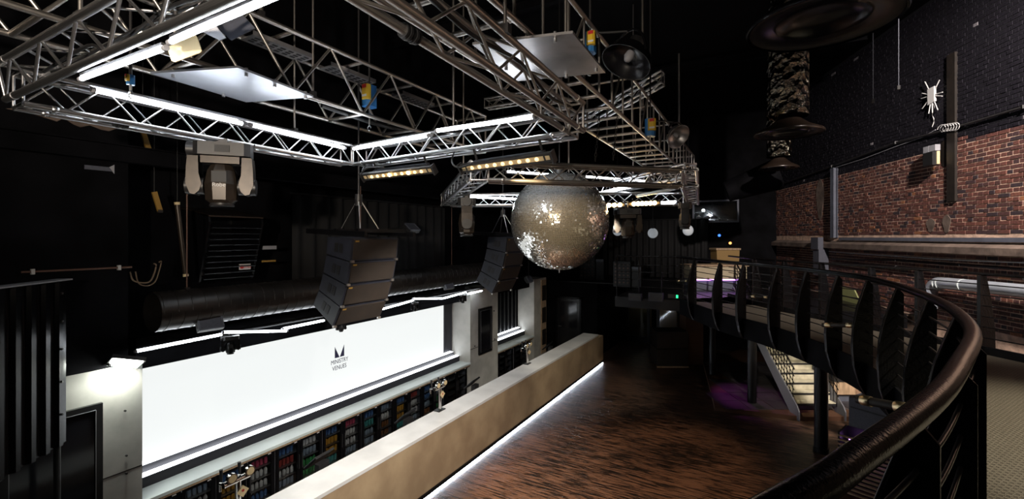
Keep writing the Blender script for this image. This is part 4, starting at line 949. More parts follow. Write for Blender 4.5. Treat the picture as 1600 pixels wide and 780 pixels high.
def flag(label, pts, m, th=0.006):
    pts = [V(p) for p in pts]; n_ = (pts[1] - pts[0]).cross(pts[2] - pts[0]).normalized()
    t = thing('light_flag', label, 'flag', pts[0]); MB().prism(pts, n_ * th).build('plate', m, t)
    q = (pts[0] + pts[1]) / 2; rod('arm', q, q + V((0, -0.02, 0.14)), 0.01, 'dark_plastic', t)
flag('gold square flag on the near truss', [at(259, 68, d=2.45), at(303, 53, d=2.45), at(308, 58, d=2.45), at(315, 79, d=2.45), at(313, 82, d=2.45), at(273, 97, d=2.45), at(268, 95, d=2.45)], 'gold_plate')
flag('dark square flag beside the gold one on the near truss', [at(337, 42, d=2.42), at(380, 24, d=2.42), at(399, 44, d=2.42), at(361, 63, d=2.42)], 'speaker_box')
flag('small grey triangular flag between the gold and dark flags', [at(317, 50, d=2.40), at(338, 41, d=2.40), at(353, 59, d=2.40), at(343, 63, d=2.40)], 'grey_pale')
def hoist(label, p, s=1.0, hook=True):
    p = V(p); t = thing('chain_hoist', label, 'hoist', p)
    MB().rbox(p, (0.16 * s, 0.20 * s, 0.30 * s), 0.04 * s).build('body', 'blue', t)
    MB().rbox(p + V((0.05 * s, -0.10 * s, 0.03 * s)), (0.13 * s, 0.10 * s, 0.20 * s), 0.03 * s).build('label_cover', 'yellow', t)
    MB().box(p + V((0.06 * s, -0.152 * s, 0.10 * s)), (0.08 * s, 0.004, 0.05 * s)).build('red_label', 'red', t)
    MB().box(p + V((0.06 * s, -0.152 * s, -0.03 * s)), (0.09 * s, 0.004, 0.03 * s)).build('white_label', 'white_paint', t)
    rod('chain', p + V((0, 0, 0.15 * s)), V((p.x, p.y, CEIL)), 0.012, 'dark_plastic', t, 6)
    rod('load_chain', p - V((0, 0, 0.15 * s)), p - V((0, 0, 0.42 * s)), 0.010, 'alu_dull', t, 6)
    MB().tube([p + V((0.03 * math.cos(a), 0, -0.45 * s + 0.03 * math.sin(a))) for a in [i * 0.5 for i in range(11)]], 0.008, 6).build('hook', 'alu', t)
hoist('blue chain hoist with yellow cover inside the large left truss', at(577, 151, d=6.15), 0.95)
hoist('small blue chain hoist above the near end of the left truss', at(204, 125, d=3.9), 0.28)
hoist('blue chain hoist behind the right side of the large right truss', at(1016, 200, d=7.2), 0.9)
hoist('dark yellow chain hoist above the steel panel', at(922, 68, d=4.9), 0.7)
def scoop(label, p, aim, r, m):
    p = V(p); aim = V(aim).normalized(); u = aim.cross(UP).normalized(); v = u.cross(aim); M = Matrix((u, v, aim)).transposed()
    t = thing('scoop_lamp', label, 'lamp', p)
    pr_ = [(0.25 * r, -0.75 * r), (0.55 * r, -0.7 * r), (0.85 * r, -0.45 * r), (1.0 * r, 0.0), (1.03 * r, 0.02 * r)]
    MB().lathe(pr_ + [(0.97 * r, 0.0), (0.8 * r, -0.42 * r), (0.5 * r, -0.62 * r), (0.01, -0.66 * r)], p, 32, M).build('reflector', m, t)
    MB().cyl(p - aim * 1.15 * r, p - aim * 0.7 * r, 0.28 * r, 16).build('lamp_cap', 'black_matt', t)
    MB().lathe([(0.16 * r, -0.5 * r), (0.2 * r, -0.3 * r), (0.12 * r, -0.1 * r), (0.001, -0.05 * r)], p, 16, M).build('bulb', 'grey_pale', t)
    MB().tube([p + u * r * 1.05 * math.cos(a) - aim * r * 0.2 + (UP * r * 1.1 * math.sin(a)) for a in [i * PI / 10 for i in range(11)]], 0.014, 6).build('yoke', 'black_gloss', t)
    rod('stem', p + UP * r * 1.1 - aim * r * 0.2, V((-1.68, p.y, p.z + r * 1.1 + 0.1)), 0.014, 'black_matt', t)
scoop('black scoop lamp on the near right corner of the large right truss', at(978, 98, d=4.9), -UP * 0.9 - RT * 0.45 - FW * 0.2, 0.27, 'hood_black')
scoop('grey scoop lamp on the right side of the large right truss', at(1060, 214, d=7.4), -UP * 0.55 + RT * 0.35 - FW * 0.7, 0.20, 'steel_panel')
cl = at(985, 80, d=4.9)
# chains from the large right truss down to the ball rig
for i, (x, y0_, y1_) in enumerate(((930, 252, 192), (958, 250, 188))):
    p = at(x, y0_, d=5.8 + i * 0.1); t = thing('rusty_chain', ('left', 'right')[i] + ' rusty chain holding up the front of the ball rig', 'chain', p)
    q = V((p.x + 0.06, p.y, 6.0)); nl = int((q - p).length / 0.05)
    for k in range(nl):
        c = p.lerp(q, (k + 0.5) / nl); a_ = V((1, 0, 0)) if k % 2 else V((0, 1, 0))
        MB().tube([c + a_ * 0.014 * math.cos(s) + UP * 0.032 * math.sin(s) for s in [j * PI / 4 for j in range(8)]], 0.005, 5, True).build('link', 'rust', t)
# cable bundles along the trusses
def bundle(label, pts, r=0.012, m='cable', k=5):
    pts = [V(p) for p in pts]; t = thing('cable_run', label, 'cable', pts[0]); MB().tube(spline(pts, k), r, 6).build('lead', m, t); return t
bundle('loose black cable inside the near truss', [V((-4.5, 1.2, 5.58)), V((-3.9, 1.25, 5.66)), V((-3.4, 1.2, 5.52)), V((-2.9, 1.26, 5.66)), V((-2.3, 1.2, 5.56))])
bundle('second loose black cable inside the near truss', [V((-4.6, 1.27, 5.62)), V((-4.0, 1.2, 5.54)), V((-3.2, 1.27, 5.64)), V((-2.5, 1.22, 5.53))], 0.009)
bundle('black cable along the inside of the right truss', [V((-1.44, 1.6, 5.6)), V((-1.5, 2.2, 5.58)), V((-1.5, 2.8, 5.62)), V((-1.56, 3.4, 5.56)), V((-1.6, 4.0, 5.62))], 0.014)
bundle('cable looping under the far truss corner to the warm bar light', [at(570, 258, d=6.3), at(566, 268, d=6.0), at(575, 262, d=5.9), at(600, 262, d=5.7)], 0.010)
bundle('cable looping from the far truss to the dim bar light', [at(712, 232, d=5.6), at(706, 252, d=5.3), at(716, 262, d=5.1), at(738, 256, d=5.0)], 0.010)
bundle('cable hanging from the left truss behind the big moving head', [at(398, 226, X=-4.95), at(392, 240, X=-4.95), at(378, 236, X=-4.97), at(366, 232, X=-5.0)], 0.007)
bundle('thick dark cables draped through the large left truss', [V((-4.85, 3.8, 6.05)), V((-4.8, 4.6, 6.0)), V((-4.9, 5.3, 6.06)), V((-4.8, 6.2, 6.1))], 0.03)
for i, (p, a) in enumerate(((at(188, 193, z=ZT), V((0, 1, 0))), (at(640, 53, z=ZT), V((0, 1, 0))), (at(597, 251, z=ZT), V((1, 0, 0))))):
    t = thing('cable_wrap', 'black cable wrapped round the %s truss chord' % ('left', 'right', 'far')[i], 'cable', p)
    for k in range(5): MB().cyl(p + a * (k * 0.022 - 0.05), p + a * (k * 0.022 - 0.034), 0.038 + 0.004 * (k % 2), 14).build('turn', 'cable', t)
# cable trays in the large left truss
for i, y in enumerate((2.9, 3.9, 5.2)):
    t = thing('cable_tray', 'perforated grey cable tray in the large left truss, %s of three' % ('nearest', 'middle', 'farthest')[i], 'tray', V((-4.95, y, 6.58)))
    MB().bb(-5.02, -4.80, y, y + 0.75, 6.57, 6.58).build('tray_bed', 'steel_panel', t)
    for s in (-5.02, -4.80): MB().bb(s - 0.005, s + 0.005, y, y + 0.75, 6.57, 6.62).build('side_lip', 'steel_panel', t)
    for k in range(7):
        for j in range(3): MB().bb(-4.99 + j * 0.06, -4.955 + j * 0.06, y + 0.05 + k * 0.1, y + 0.11 + k * 0.1, 6.566, 6.57).build('slot', 'black_matt', t)

# ================================================================== curved balustrade of the walkway
ZH = 3.88
bal = thing('balustrade', 'curved glossy black balustrade with crescent ribs sweeping past the camera', 'balustrade', rf(3.3, 3.45, MZ))
MB().tube([rf(p.x, p.y, ZH) for p in IC], 0.036, 20).build('handrail', 'black_rail', bal)
def on_curve(i):
    p = IC[i]; a = IC[max(0, i - 1)]; b = IC[min(len(IC) - 1, i + 1)]; t = (b - a).normalized(); return p, t, V((t.y, -t.x, 0))
ribpx = [(1084.6, 406), (1125.6, 409), (1168, 413), (1211.7, 417), (1258, 422), (1307.7, 428.5), (1354, 436), (1402, 448), (1450, 465), (1491, 487)]
spots = []
for (x, y) in ribpx:
    u = (x - 800) / FP; f = 0.52 * FP / (y - 371); best = min(range(len(IC)), key=lambda i: abs(IC[i].x - u * IC[i].y)  + 0.3 * abs(IC[i].y - f)); spots.append(best)
for (r, f) in ((2.45, 2.43), (1.85, 1.88), (1.22, 1.37), (0.5, 0.87)):
    spots.append(min(range(len(IC)), key=lambda i: (IC[i].x - r) ** 2 + (IC[i].y - f) ** 2))
sgn = -1.0                                                   # outwards = towards the dance floor
for i in sorted(set(spots)):
    p, t, o_ = on_curve(i)
    prof = [(0.0, 3.86), (0.045, 3.72), (0.105, 3.52), (0.15, 3.28), (0.165, 3.02), (0.145, 2.76), (0.09, 2.54), (0.02, 2.40)]
    outer = [rf(p.x + o_.x * a, p.y + o_.y * a, z) for a, z in prof]
    inner = [rf(p.x - o_.x * 0.05, p.y - o_.y * 0.05, 2.44), rf(p.x - o_.x * 0.05, p.y - o_.y * 0.05, 3.80)]
    tv_ = rf(t.x, t.y, 0) * 0.012
    rib = MB().prism([q - tv_ * 0.5 for q in outer + inner], tv_).build('rib', 'black_gloss', bal)
    m = MB(); ps = []
    for (a, z), q in zip(prof, outer):
        e = rf(o_.x, o_.y, 0) * 0.012; tt = rf(t.x, t.y, 0) * 0.030
        ps += [q - tt, q + tt, q + tt + e, q - tt + e]
    fs = [(j * 4 + k, j * 4 + (k + 1) % 4, j * 4 + 4 + (k + 1) % 4, j * 4 + 4 + k) for j in range(len(prof) - 1) for k in range(4)]
    m.add(ps, fs).build('flange', 'black_gloss', rib)
    for sd in (-1, 1):
        e = rf(o_.x, o_.y, 0) * 0.018; MB().tube([q + rf(t.x, t.y, 0) * (0.027 * sd) + e * 0.6 for q in outer], 0.0045, 5).build('highlight_bead', 'rib_highlight', rib)  # paler beads stand in for light caught on the flange edges
for z in (2.93, 3.06, 3.19, 3.32, 3.45, 3.58, 3.71):
    MB().tube([rf(p.x, p.y, z) for p in IC], 0.0085, 8).build('rod', 'rib_highlight', bal)  # paler material stands in for glints on the rods
# straight guard rail on the wall side of the walkway
gr = thing('guard_rail', 'black guard rail with flat tapered posts along the wall side of the walkway', 'railing', rf(6.7, 6.2, MZ))
MB().tube([rf(p.x, p.y, ZH) for p in OC], 0.024, 10).build('handrail', 'black_rail', gr)
for z in (2.98, 3.13, 3.28, 3.43, 3.58, 3.73): MB().tube([rf(p.x, p.y, z) for p in OC], 0.009, 6).build('rod', 'black_rail', gr)
for px in (1118, 1178, 1226, 1284, 1362, 1436, 1535, 1650):
    i = min(range(len(OC)), key=lambda k: abs(OC[k].x - (px - 800) / FP * OC[k].y)); p = OC[i]; a = OC[max(0, i - 1)]; b = OC[min(len(OC) - 1, i + 1)]
    # exact crossing
    best = None
    for k in range(len(OC) - 1):
        g0 = OC[k].x - (px - 800) / FP * OC[k].y; g1 = OC[k + 1].x - (px - 800) / FP * OC[k + 1].y
        if g0 * g1 <= 0: p = OC[k].lerp(OC[k + 1], g0 / (g0 - g1 + 1e-9)); t = (OC[k + 1] - OC[k]).normalized(); best = 1
    if not best: continue
    n_ = V((t.y, -t.x, 0)); n_ = -n_ if n_.x < 0 else n_
    tv_ = rf(t.x, t.y, 0) * 0.015
    post = MB().prism([rf(p.x + n_.x * a, p.y + n_.y * a, z) - tv_ * 0.5 for a, z in ((-0.05, 2.76), (-0.05, 3.86), (0.06, 3.86), (0.14, 3.5), (0.20, 3.1), (0.21, 2.76))], tv_).build('post', 'black_gloss', gr)
    MB().prism([rf(p.x + n_.x * a, p.y + n_.y * a, 2.76) - tv_ * 1.6 for a in (-0.06, -0.04)] + [rf(p.x + n_.x * a, p.y + n_.y * a, 2.76) + tv_ * 1.6 for a in (-0.04, -0.06)], (0, 0, 1.1)).build('edge_bar', 'black_rail', post)
MB().prism([rf(6.72 + 0.07, 5.2, 2.88), rf(6.72 + 0.07, 5.45, 2.88), rf(6.79, 5.45, 3.22), rf(6.79, 5.2, 3.22)], rf(0.02, 0, 0)).build('notice_plate', 'steel_blue', gr)
# brass-collared tube lamps on the balustrade
def tube_lamp(label, a, b, r=0.022):
    a = V(a); b = V(b); d = (b - a).normalized(); t = thing('tube_lamp', label, 'lamp', (a + b) / 2)
    rod('barrel', a, b, r, 'rust', t, 14)
    L = (b - a).length
    for f in (0.10, 0.80): rod('collar', a + d * L * f, a + d * (L * f + 0.10 * min(1, L * 2)), r * 1.18, 'brass', t, 14)
    for q in (a, b): MB().box(q, (0.03, 0.03, 0.05)).build('bracket', 'black_matt', t)
tube_lamp('brass-collared tube lamp low on the near ribs of the balustrade', at(1340, 624, d=3.9), at(1416, 638, d=3.55), 0.036)
tube_lamp('brass-collared tube lamp midway along the curved balustrade', at(1286, 508, d=6.25), at(1334, 508.5, d=5.85), 0.030)
tube_lamp('small brass-collared tube lamp on the far ribs of the balustrade', at(1172, 463, d=8.8), at(1200, 464, d=8.5), 0.026)
tube_lamp('tiny tube lamp at the far end of the balustrade', at(1058, 439, d=11.6), at(1074, 439, d=11.4), 0.028)
# support posts under the walkway
for i, (x, yb, r) in enumerate(((1113, 590, 0.10), (1175, 635, 0.11), (1283, 706, 0.125))):
    p = at(x, yb, z=0.0); t = thing('support_post', ('slim black round post farthest back under the walkway', 'black round post just left of the stairs', 'thick black round post in front of the stairs')[i], 'post', (p.x, p.y, 0))
    MB().cyl((p.x, p.y, 0.0), (p.x, p.y, MZ - 0.22), r, 24).build('shaft', 'black_gloss', t)
    MB().cyl((p.x, p.y, 0.0), (p.x, p.y, 0.10), r * 1.12, 24).build('base_collar', 'black_gloss', t)
# staircase
st = thing('staircase', 'metal staircase with pale treads and black rails climbing to the balcony', 'stairs', rf(7.4, 11.3, 0))
rw = 0.52; nst = 13; rise = 0.19; go = 0.22; rc = 7.42; f0 = 11.15
for k in range(nst):
    z = 0.30 + rise * k; f = f0 + go * k
    tr = MB().prism([rf(rc - rw, f, z), rf(rc + rw, f, z), rf(rc + rw, f + 0.27, z), rf(rc - rw, f + 0.27, z)], (0, 0, 0.035)).build('tread', 'stair_tread', st)
    MB().prism([rf(rc - rw, f - 0.004, z - 0.03), rf(rc + rw, f - 0.004, z - 0.03), rf(rc + rw, f + 0.02, z - 0.03), rf(rc - rw, f + 0.02, z - 0.03)], (0, 0, 0.05)).build('nosing', 'black_matt', tr)
    MB().prism([rf(rc - rw, f + 0.22, z + 0.04), rf(rc + rw, f + 0.22, z + 0.04), rf(rc + rw, f + 0.23, z + 0.04), rf(rc - rw, f + 0.23, z + 0.04)], (0, 0, rise - 0.06)).build('riser', 'stair_tread', tr)
fe = f0 + go * nst; ze = 0.30 + rise * nst
for s in (-1, 1):
    r0 = rc + s * (rw + 0.02)
    MB().prism([rf(r0, f0 - 0.28, 0.0), rf(r0, f0 - 0.05, 0.0), rf(r0, fe + 0.1, ze - 0.12), rf(r0, fe + 0.1, ze + 0.1), rf(r0, f0 - 0.2, 0.34), rf(r0, f0 - 0.28, 0.22)], rf(s * 0.03, 0, 0)).build('stringer', 'stringer', st)
    for h in (0.25, 0.42, 0.59, 0.76, 0.93): rod('rail_bar', rf(r0, f0 - 0.05, 0.25 + h), rf(r0, fe, ze + h - 0.05), 0.011 if h < 0.9 else 0.022, 'black_rail', st)
    for k in range(0, 25):
        f = f0 + (fe - f0) * k / 24; z = 0.25 + (ze - 0.3) * k / 24
        rod('baluster', rf(r0, f, z), rf(r0, f, z + 0.93), 0.009, 'black_rail', st, 6)
# boxes and bench on the lower floor right of the stairs
def rfbox(mb, r0, r1, f0_, f1, z0, z1):
    return mb.prism([rf(r0, f0_, z0), rf(r1, f0_, z0), rf(r1, f1, z0), rf(r0, f1, z0)], (0, 0, z1 - z0))
bn = thing('bench', 'low wooden bench with a black cushion beside the stairs', 'bench', rf(9.0, 12.2, 0.1))
q = at(1304, 622, d=12.0); r0 = 8.35
rfbox(MB(), r0 + 0.05, r0 + 0.50, 11.9, 12.9, 0.10, 0.32).build('plinth', 'steel_blue', bn)
rfbox(MB(), r0, r0 + 0.56, 11.8, 13.0, 0.32, 0.66).build('wood_body', 'wood_pale', bn)
rfbox(MB(), r0 - 0.03, r0 + 0.58, 11.77, 13.03, 0.66, 0.84).build('cushion', 'black_matt', bn)
pb_ = thing('pale_partition', 'pale grey upright panel behind the dark box', 'panel', rf(7.7, 10.0, 0))
MB().prism([rf(7.52, 9.75, 0.1), rf(7.95, 9.6, 0.1), rf(7.95, 9.6, 1.40), rf(7.82, 9.64, 1.46), rf(7.66, 9.70, 1.72), rf(7.52, 9.75, 1.76)], rf(0.05, 0.12, 0)).build('sheet', 'grey_pale', pb_)
MB().prism([rf(7.95, 9.6, 0.1), rf(8.5, 9.9, 0.1), rf(8.5, 9.9, 1.40), rf(7.95, 9.6, 1.40)], rf(-0.02, 0.1, 0)).build('side_sheet', 'black_matt', pb_)
bx = thing('grey_planter', 'open dark grey box standing below the balustrade', 'box', rf(6.7, 8.6, 0.0))
a0 = rf(6.55, 8.85, 0); a1 = rf(6.92, 8.15, 0); a2 = rf(7.5, 8.45, 0); a3 = rf(7.13, 9.15, 0)
def wallp(mb, p, q, z0, z1, th): 
    nrm = (q - p).cross(UP).normalized() * th; return mb.prism([p + V((0, 0, z0)), q + V((0, 0, z0)), q + V((0, 0, z1)), p + V((0, 0, z1))], nrm)
for p, q in ((a0, a1), (a1, a2), (a2, a3), (a3, a0)): wallp(MB(), p, q, 0.0, 1.30, -0.03).build('side', 'grey_box', bx)
MB().prism([p + V((0, 0, 1.1)) for p in (a0, a1, a2, a3)], (0, 0, 0.03)).build('inner_top', 'black_matt', bx)
lv = thing('louvred_cabinet', 'dark slatted cabinet with purple glow inside below the handrail', 'cabinet', rf(5.9, 8.0, 0))
b0 = rf(5.62, 7.85, 0); b1 = rf(6.45, 6.85, 0); nr = (b1 - b0).cross(UP).normalized()
back = nr * (-0.45 if (b0 - nr).length > b0.length else 0.45)
MB().prism([b0 + V((0, 0, 0.0)) + back, b1 + V((0, 0, 0)) + back, b1 + V((0, 0, 1.05)) + back, b0 + V((0, 0, 1.05)) + back], nr * 0.02).build('back_panel', 'black_matt', lv)
MB().prism([b0, b0 + back, b0 + back + V((0, 0, 1.05)), b0 + V((0, 0, 1.05))], (b1 - b0).normalized() * 0.03).build('end_panel', 'black_matt', lv)
for k in range(14):
    z = 0.06 + k * 0.072; MB().bar(b0 + V((0, 0, z)), b1 + V((0, 0, z)), 0.05, 0.02).build('slat', 'wood_pale', lv)
MB().bar(b0 + back * 0.5 + V((0, 0, 0.9)) + (b1 - b0) * 0.08, b0 + back * 0.5 + V((0, 0, 0.9)) + (b1 - b0) * 0.4, 0.03, 0.03).build('purple_strip', 'purple_led', lv)

# ================================================================== hoods and foil ducts at the upper right
def hood(label, c, r, duct_r, foil_from=0.0, brown=False):
    c = V(c); t = thing('extract_hood', label, 'hood', c)
    MB().lathe([(r, 0.0), (r * 1.02, 0.02), (r * 0.98, 0.05), (r * 0.62, 0.14), (r * 0.34, 0.26), (r * 0.30, 0.34)], c, 48).build('cone', 'hood_brown' if brown else 'hood_black', t)
    MB().lathe([(0.001, 0.10), (r * 0.30, 0.09), (r * 0.58, 0.06), (r * 0.60, 0.03), (r * 0.64, 0.05), (r * 0.96, 0.01)], c, 48).build('inner_disc', 'hood_black', t)
    MB().cyl(c + V((0, 0, 0.30)), (c.x, c.y, CEIL), duct_r, 28, caps=False).build('foil_duct', 'foil', t)
hood('huge black conical hood at the top right of the picture', at(1284, 40, z=6.18), 0.56, 0.17)
hood('conical hood with brown rim on the crumpled foil duct', at(1232, 210, z=6.16), 0.52, 0.30, brown=True)
hood('small far conical hood below the foil duct', at(1217, 264, z=6.16), 0.45, 0.28, brown=True)
hd4 = thing('ceiling_duct', 'large dark duct end reaching out from the right pier', 'duct', at(1165, 292, d=13.5))
MB().cyl(at(1135, 300, d=13.5), at(1215, 272, d=13.0), 0.30, 24, r2=0.45).build('tube', 'black_wall', hd4)
for i, (x, y0_, y1_) in enumerate(((1364, 40, 158), (1404, 0, 137))):
    p = at(x, y1_, d=6.0); t = thing('drop_rod', 'thin pale rod hanging below the huge hood, %s one' % ('left', 'right')[i], 'rod', p); rod('rod', p, (p.x, p.y, CEIL), 0.006, 'grey_box', t, 6); MB().box(p, (0.03, 0.03, 0.05)).build('tip', 'dark_plastic', t)

# ================================================================== far end of the room
gl = lambda p, r: None
for i, (x, y, r) in enumerate(((965, 361, 0.15), (1020, 364.5, 0.155), (1075, 360, 0.165))):
    p = at(x, y, d=14.2); t = thing('disc_lamp', 'pale round disc lamp under the far window, %s of three' % ('left', 'middle', 'right')[i], 'lamp', p)
    MB().lathe([(0.001, -r * 0.5), (r * 0.6, -r * 0.42), (r, -0.02), (r, 0.02), (r * 0.6, r * 0.42), (0.001, r * 0.5)], p, 28, Matrix((RT, UP, -FW)).transposed()).build('diffuser', 'glow_disc', t)
    MB().cyl(p + V((0, 0, r - 0.01)), p + V((0, 0, r + 0.08)), 0.035, 12).build('holder', 'dark_plastic', t)
    rod('cord', p + V((0, 0, r + 0.08)), (p.x, p.y, CEIL), 0.008, 'black_matt', t, 6)
# far balcony rail
fb = thing('far_balcony_rail', 'thin black rail along the edge of the far balcony', 'railing', V((-2.8, 12.55, MZ)))
for z, r in ((3.88, 0.02), (3.65, 0.01), (3.45, 0.01), (3.25, 0.01), (3.05, 0.01)): rod('rail', (-3.68, 12.55, z), (-1.85, 12.55, z), r, 'black_rail', fb)
for x in (-3.66, -3.05, -2.45, -1.9): rod('post', (x, 12.55, MZ), (x, 12.55, 3.88), 0.018, 'black_rail', fb)
# ducts / cable gear at the edge of the far balcony, with the green exit lamp
ex = thing('exit_lamp', 'tiny green lamp on the edge of the far balcony', 'light', at(1052, 463, Y=12.42)); p = at(1052, 463, Y=12.44)
MB().box(p, (0.26, 0.05, 0.10)).build('housing', 'black_matt', ex); MB().box(p + V((0.10, -0.03, 0)), (0.05, 0.01, 0.08)).build('lens', 'green_led', ex)
for i, (xa, xb, ya, yb) in enumerate(((983, 1003, 453, 463), (1014, 1036, 452, 464))):
    a = at(xa, yb, Y=12.44); b = at(xb, ya, Y=12.44); t = thing('junction_box', 'grey junction box on the far balcony edge, %s one' % ('left', 'right')[i], 'box', V(((a.x + b.x) / 2, 12.4, a.z)))
    MB().bb(a.x, b.x, 12.36, 12.5, a.z - 0.1, b.z - 0.1).build('case', 'speaker_box', t); MB().bb(a.x + 0.02, b.x - 0.02, 12.35, 12.36, a.z - 0.08, b.z - 0.12).build('lid', 'dark_plastic', t)
# racks of audio gear on the far balcony
for i, (x0, x1, y0_, y1_) in enumerate(((905, 930, 412, 438), (958, 985, 420, 448))):
    p = at((x0 + x1) / 2, y1_, Y=17.0 if i == 0 else 15.0); w_ = (x1 - x0) / FP * (p - V((0, 0, CAMZ))).dot(FW); h_ = 1.0 if i == 0 else 0.85
    zb = MZ; t = thing('equipment_rack', 'dark rack of audio gear with copper glints, %s one on the far balcony' % ('left', 'right')[i], 'rack', (p.x, p.y, zb))
    MB().bb(p.x - w_ / 2, p.x + w_ / 2, p.y, p.y + 0.5, zb, zb + h_).build('case', 'black_gloss', t)
    for r_ in range(6):
        for c in range(4):
            MB().cyl((p.x - w_ * 0.36 + c * w_ * 0.24, p.y, zb + 0.15 + r_ * h_ * 0.14), (p.x - w_ * 0.36 + c * w_ * 0.24, p.y - 0.03, zb + 0.15 + r_ * h_ * 0.14), 0.03, 8).build('knob', 'copper_pipe', t)
    MB().bb(p.x + w_ / 2 + 0.05, p.x + w_ / 2 + 0.35, p.y, p.y + 0.3, zb, zb + h_ * 0.8).build('side_unit', 'black_matt', t)
    MB().bb(p.x + w_ / 2 + 0.05, p.x + w_ / 2 + 0.35, p.y - 0.02, p.y, zb + h_ * 0.7, zb + h_ * 0.8).build('display_strip', 'steel_blue', t)
# curtains at the back of the far balcony
def curtain(label, p0, p1, z0, z1, folds, depth, m='fabric_black'):
    p0 = V(p0); p1 = V(p1); d = p1 - p0; n_ = d.normalized().cross(UP); N = folds * 6; vs = []
    for i in range(N + 1):
        q = p0 + d * (i / N) + n_ * (depth * math.sin(i / 6 * 2 * PI) + depth)
        vs += [V((q.x, q.y, z0)), V((q.x, q.y, z1)), V((q.x, q.y, z1)) + n_ * 0.01, V((q.x, q.y, z0)) + n_ * 0.01]
    fs = [(i * 4 + k, i * 4 + 4 + k, i * 4 + 4 + (k + 1) % 4, i * 4 + (k + 1) % 4) for i in range(N) for k in range(4)]
    t = thing('black_curtain', label, 'curtain', (p0 + p1) / 2); MB().add(vs, fs, True).build('cloth', m, t); rod('track', V((p0.x, p0.y, z1 + 0.03)), V((p1.x, p1.y, z1 + 0.03)), 0.02, 'black_matt', t)
curtain('black curtain across the back of the far balcony', (-7.5, 19.3, 0), (-2.0, 19.3, 0), MZ + 0.02, 5.1, 22, 0.07)
curtain('black drape on the wall behind the hung speakers', (-7.78, 5.4, 0), (-7.78, 10.0, 0), 3.3, 5.2, 14, 0.06)
# lit bar front and tan bench on the balcony, seen through the ribs
ub = thing('upper_bar', 'beige fronted counter with purple light strip on the far balcony', 'counter', rf(6.5, 14.4, MZ))
rfbox(MB(), 5.55, 7.3, 14.2, 14.8, MZ, 3.08).build('plinth', 'steel_blue', ub)
rfbox(MB(), 5.55, 7.3, 14.15, 14.8, 3.10, 3.50).build('front', 'beige_panel', ub)
rfbox(MB(), 5.6, 7.25, 14.16, 14.19, 3.06, 3.10).build('purple_strip', 'purple_led', ub)
rfbox(MB(), 5.5, 7.35, 14.1, 14.85, 3.50, 3.54).build('worktop', 'wood_pale', ub)
tb = thing('tan_booth', 'tan leather booth back standing behind the upper counter', 'booth', rf(7.6, 15.9, MZ))
MB().prism([rf(7.2, 15.9, MZ), rf(7.9, 15.9, MZ), rf(7.95, 15.9, 3.96), rf(7.15, 15.9, 3.96)], FW * 0.5).build('back', 'tan_leather', tb)
rfbox(MB(), 7.12, 7.98, 15.86, 16.44, 3.96, 4.02).build('cap', 'wood_pale', tb)
ol = thing('olive_board', 'olive yellow board leaning below the guard rail', 'board', rf(8.2, 10.0, 2.6))
q = [wall_px(x, y, 0.25) for x, y in ((1318, 448), (1336, 452), (1348, 478), (1340, 487), (1317, 482))]; MB().prism(q, wn * 0.03).build('sheet', 'olive_panel', ol)
MB().bar(q[3] - V((0, 0, 0.3)), q[3], 0.03, 0.03).build('prop', 'black_matt', ol)
# leather crates in front of the recess
cr = thing('padded_crate', 'two-tier black padded cabinet below the glazed doors', 'cabinet', rf(5.4, 15.6, 0))
for k, (z0, z1) in enumerate(((0.04, 0.60), (0.64, 1.20))): 
    d = rfbox(MB(), 4.92, 5.95, 15.4, 16.2, z0, z1).build('tier', 'leather_black', cr)
    rfbox(MB(), 5.42, 5.45, 15.385, 15.4, z0 + 0.03, z1 - 0.03).build('seam', 'rust', d)
    MB().cyl(rf(5.88, 15.38, (z0 + z1) / 2), rf(5.88, 15.36, (z0 + z1) / 2), 0.06, 14).build('latch', 'rust', d)
rfbox(MB(), 4.9, 5.97, 15.36, 15.42, 0, 0.04).build('kick_strip', 'wood_pale', cr)
struct('wall_far_pier', rfbox(MB(), 6.0, 6.6, 15.7, 16.3, 0, MZ - 0.29), 'wood_strip')
# control room behind the window: a white work lamp and a desk arm
cw = at(1099, 329, Y=19.33); t = thing('work_lamp', 'small glaring lamp in the far control window', 'lamp', cw)
MB().lathe([(0.001, -0.04), (0.05, -0.03), (0.055, 0.02), (0.03, 0.05), (0.001, 0.055)], cw, 16).build('shade', 'led_soft', t)
rod('arm', cw + V((0.03, 0, 0)), at(1125, 341, Y=19.34), 0.012, 'alu_dull', t); MB().box(at(1125, 343, Y=19.33), (0.12, 0.08, 0.06)).build('foot', 'dark_plastic', t)
for i, x in enumerate((1092, 1105, 1115)):
    p = at(x, 342, Y=19.33); t = thing('desk_item', 'small pale thing on the control window sill, %s one' % ('left', 'middle', 'right')[i], 'ornament', p)
    MB().lathe([(0.001, 0), (0.10, 0.0), (0.12, 0.05), (0.06, 0.10), (0.001, 0.11)], p, 12).build('body', 'grey_pale', t); MB().cyl(p + V((0, 0, 0.1)), p + V((0, 0, 0.14)), 0.03).build('top', 'white_paint', t)
for i, (x, y, mt) in enumerate(((1124, 368, 'blue_led'), (1141, 380, 'orange_dot'))):
    p = at(x, y, Y=19.4); t = thing('pilot_light', ('tiny blue', 'tiny orange')[i] + ' pilot light in the dark far corner', 'light', p)
    MB().cyl(p, p - V((0, 0.04, 0)), 0.05, 10).build('lens', mt, t); MB().cyl(p + V((0, 0.06, 0)), p, 0.07, 10).build('base', 'black_matt', t)

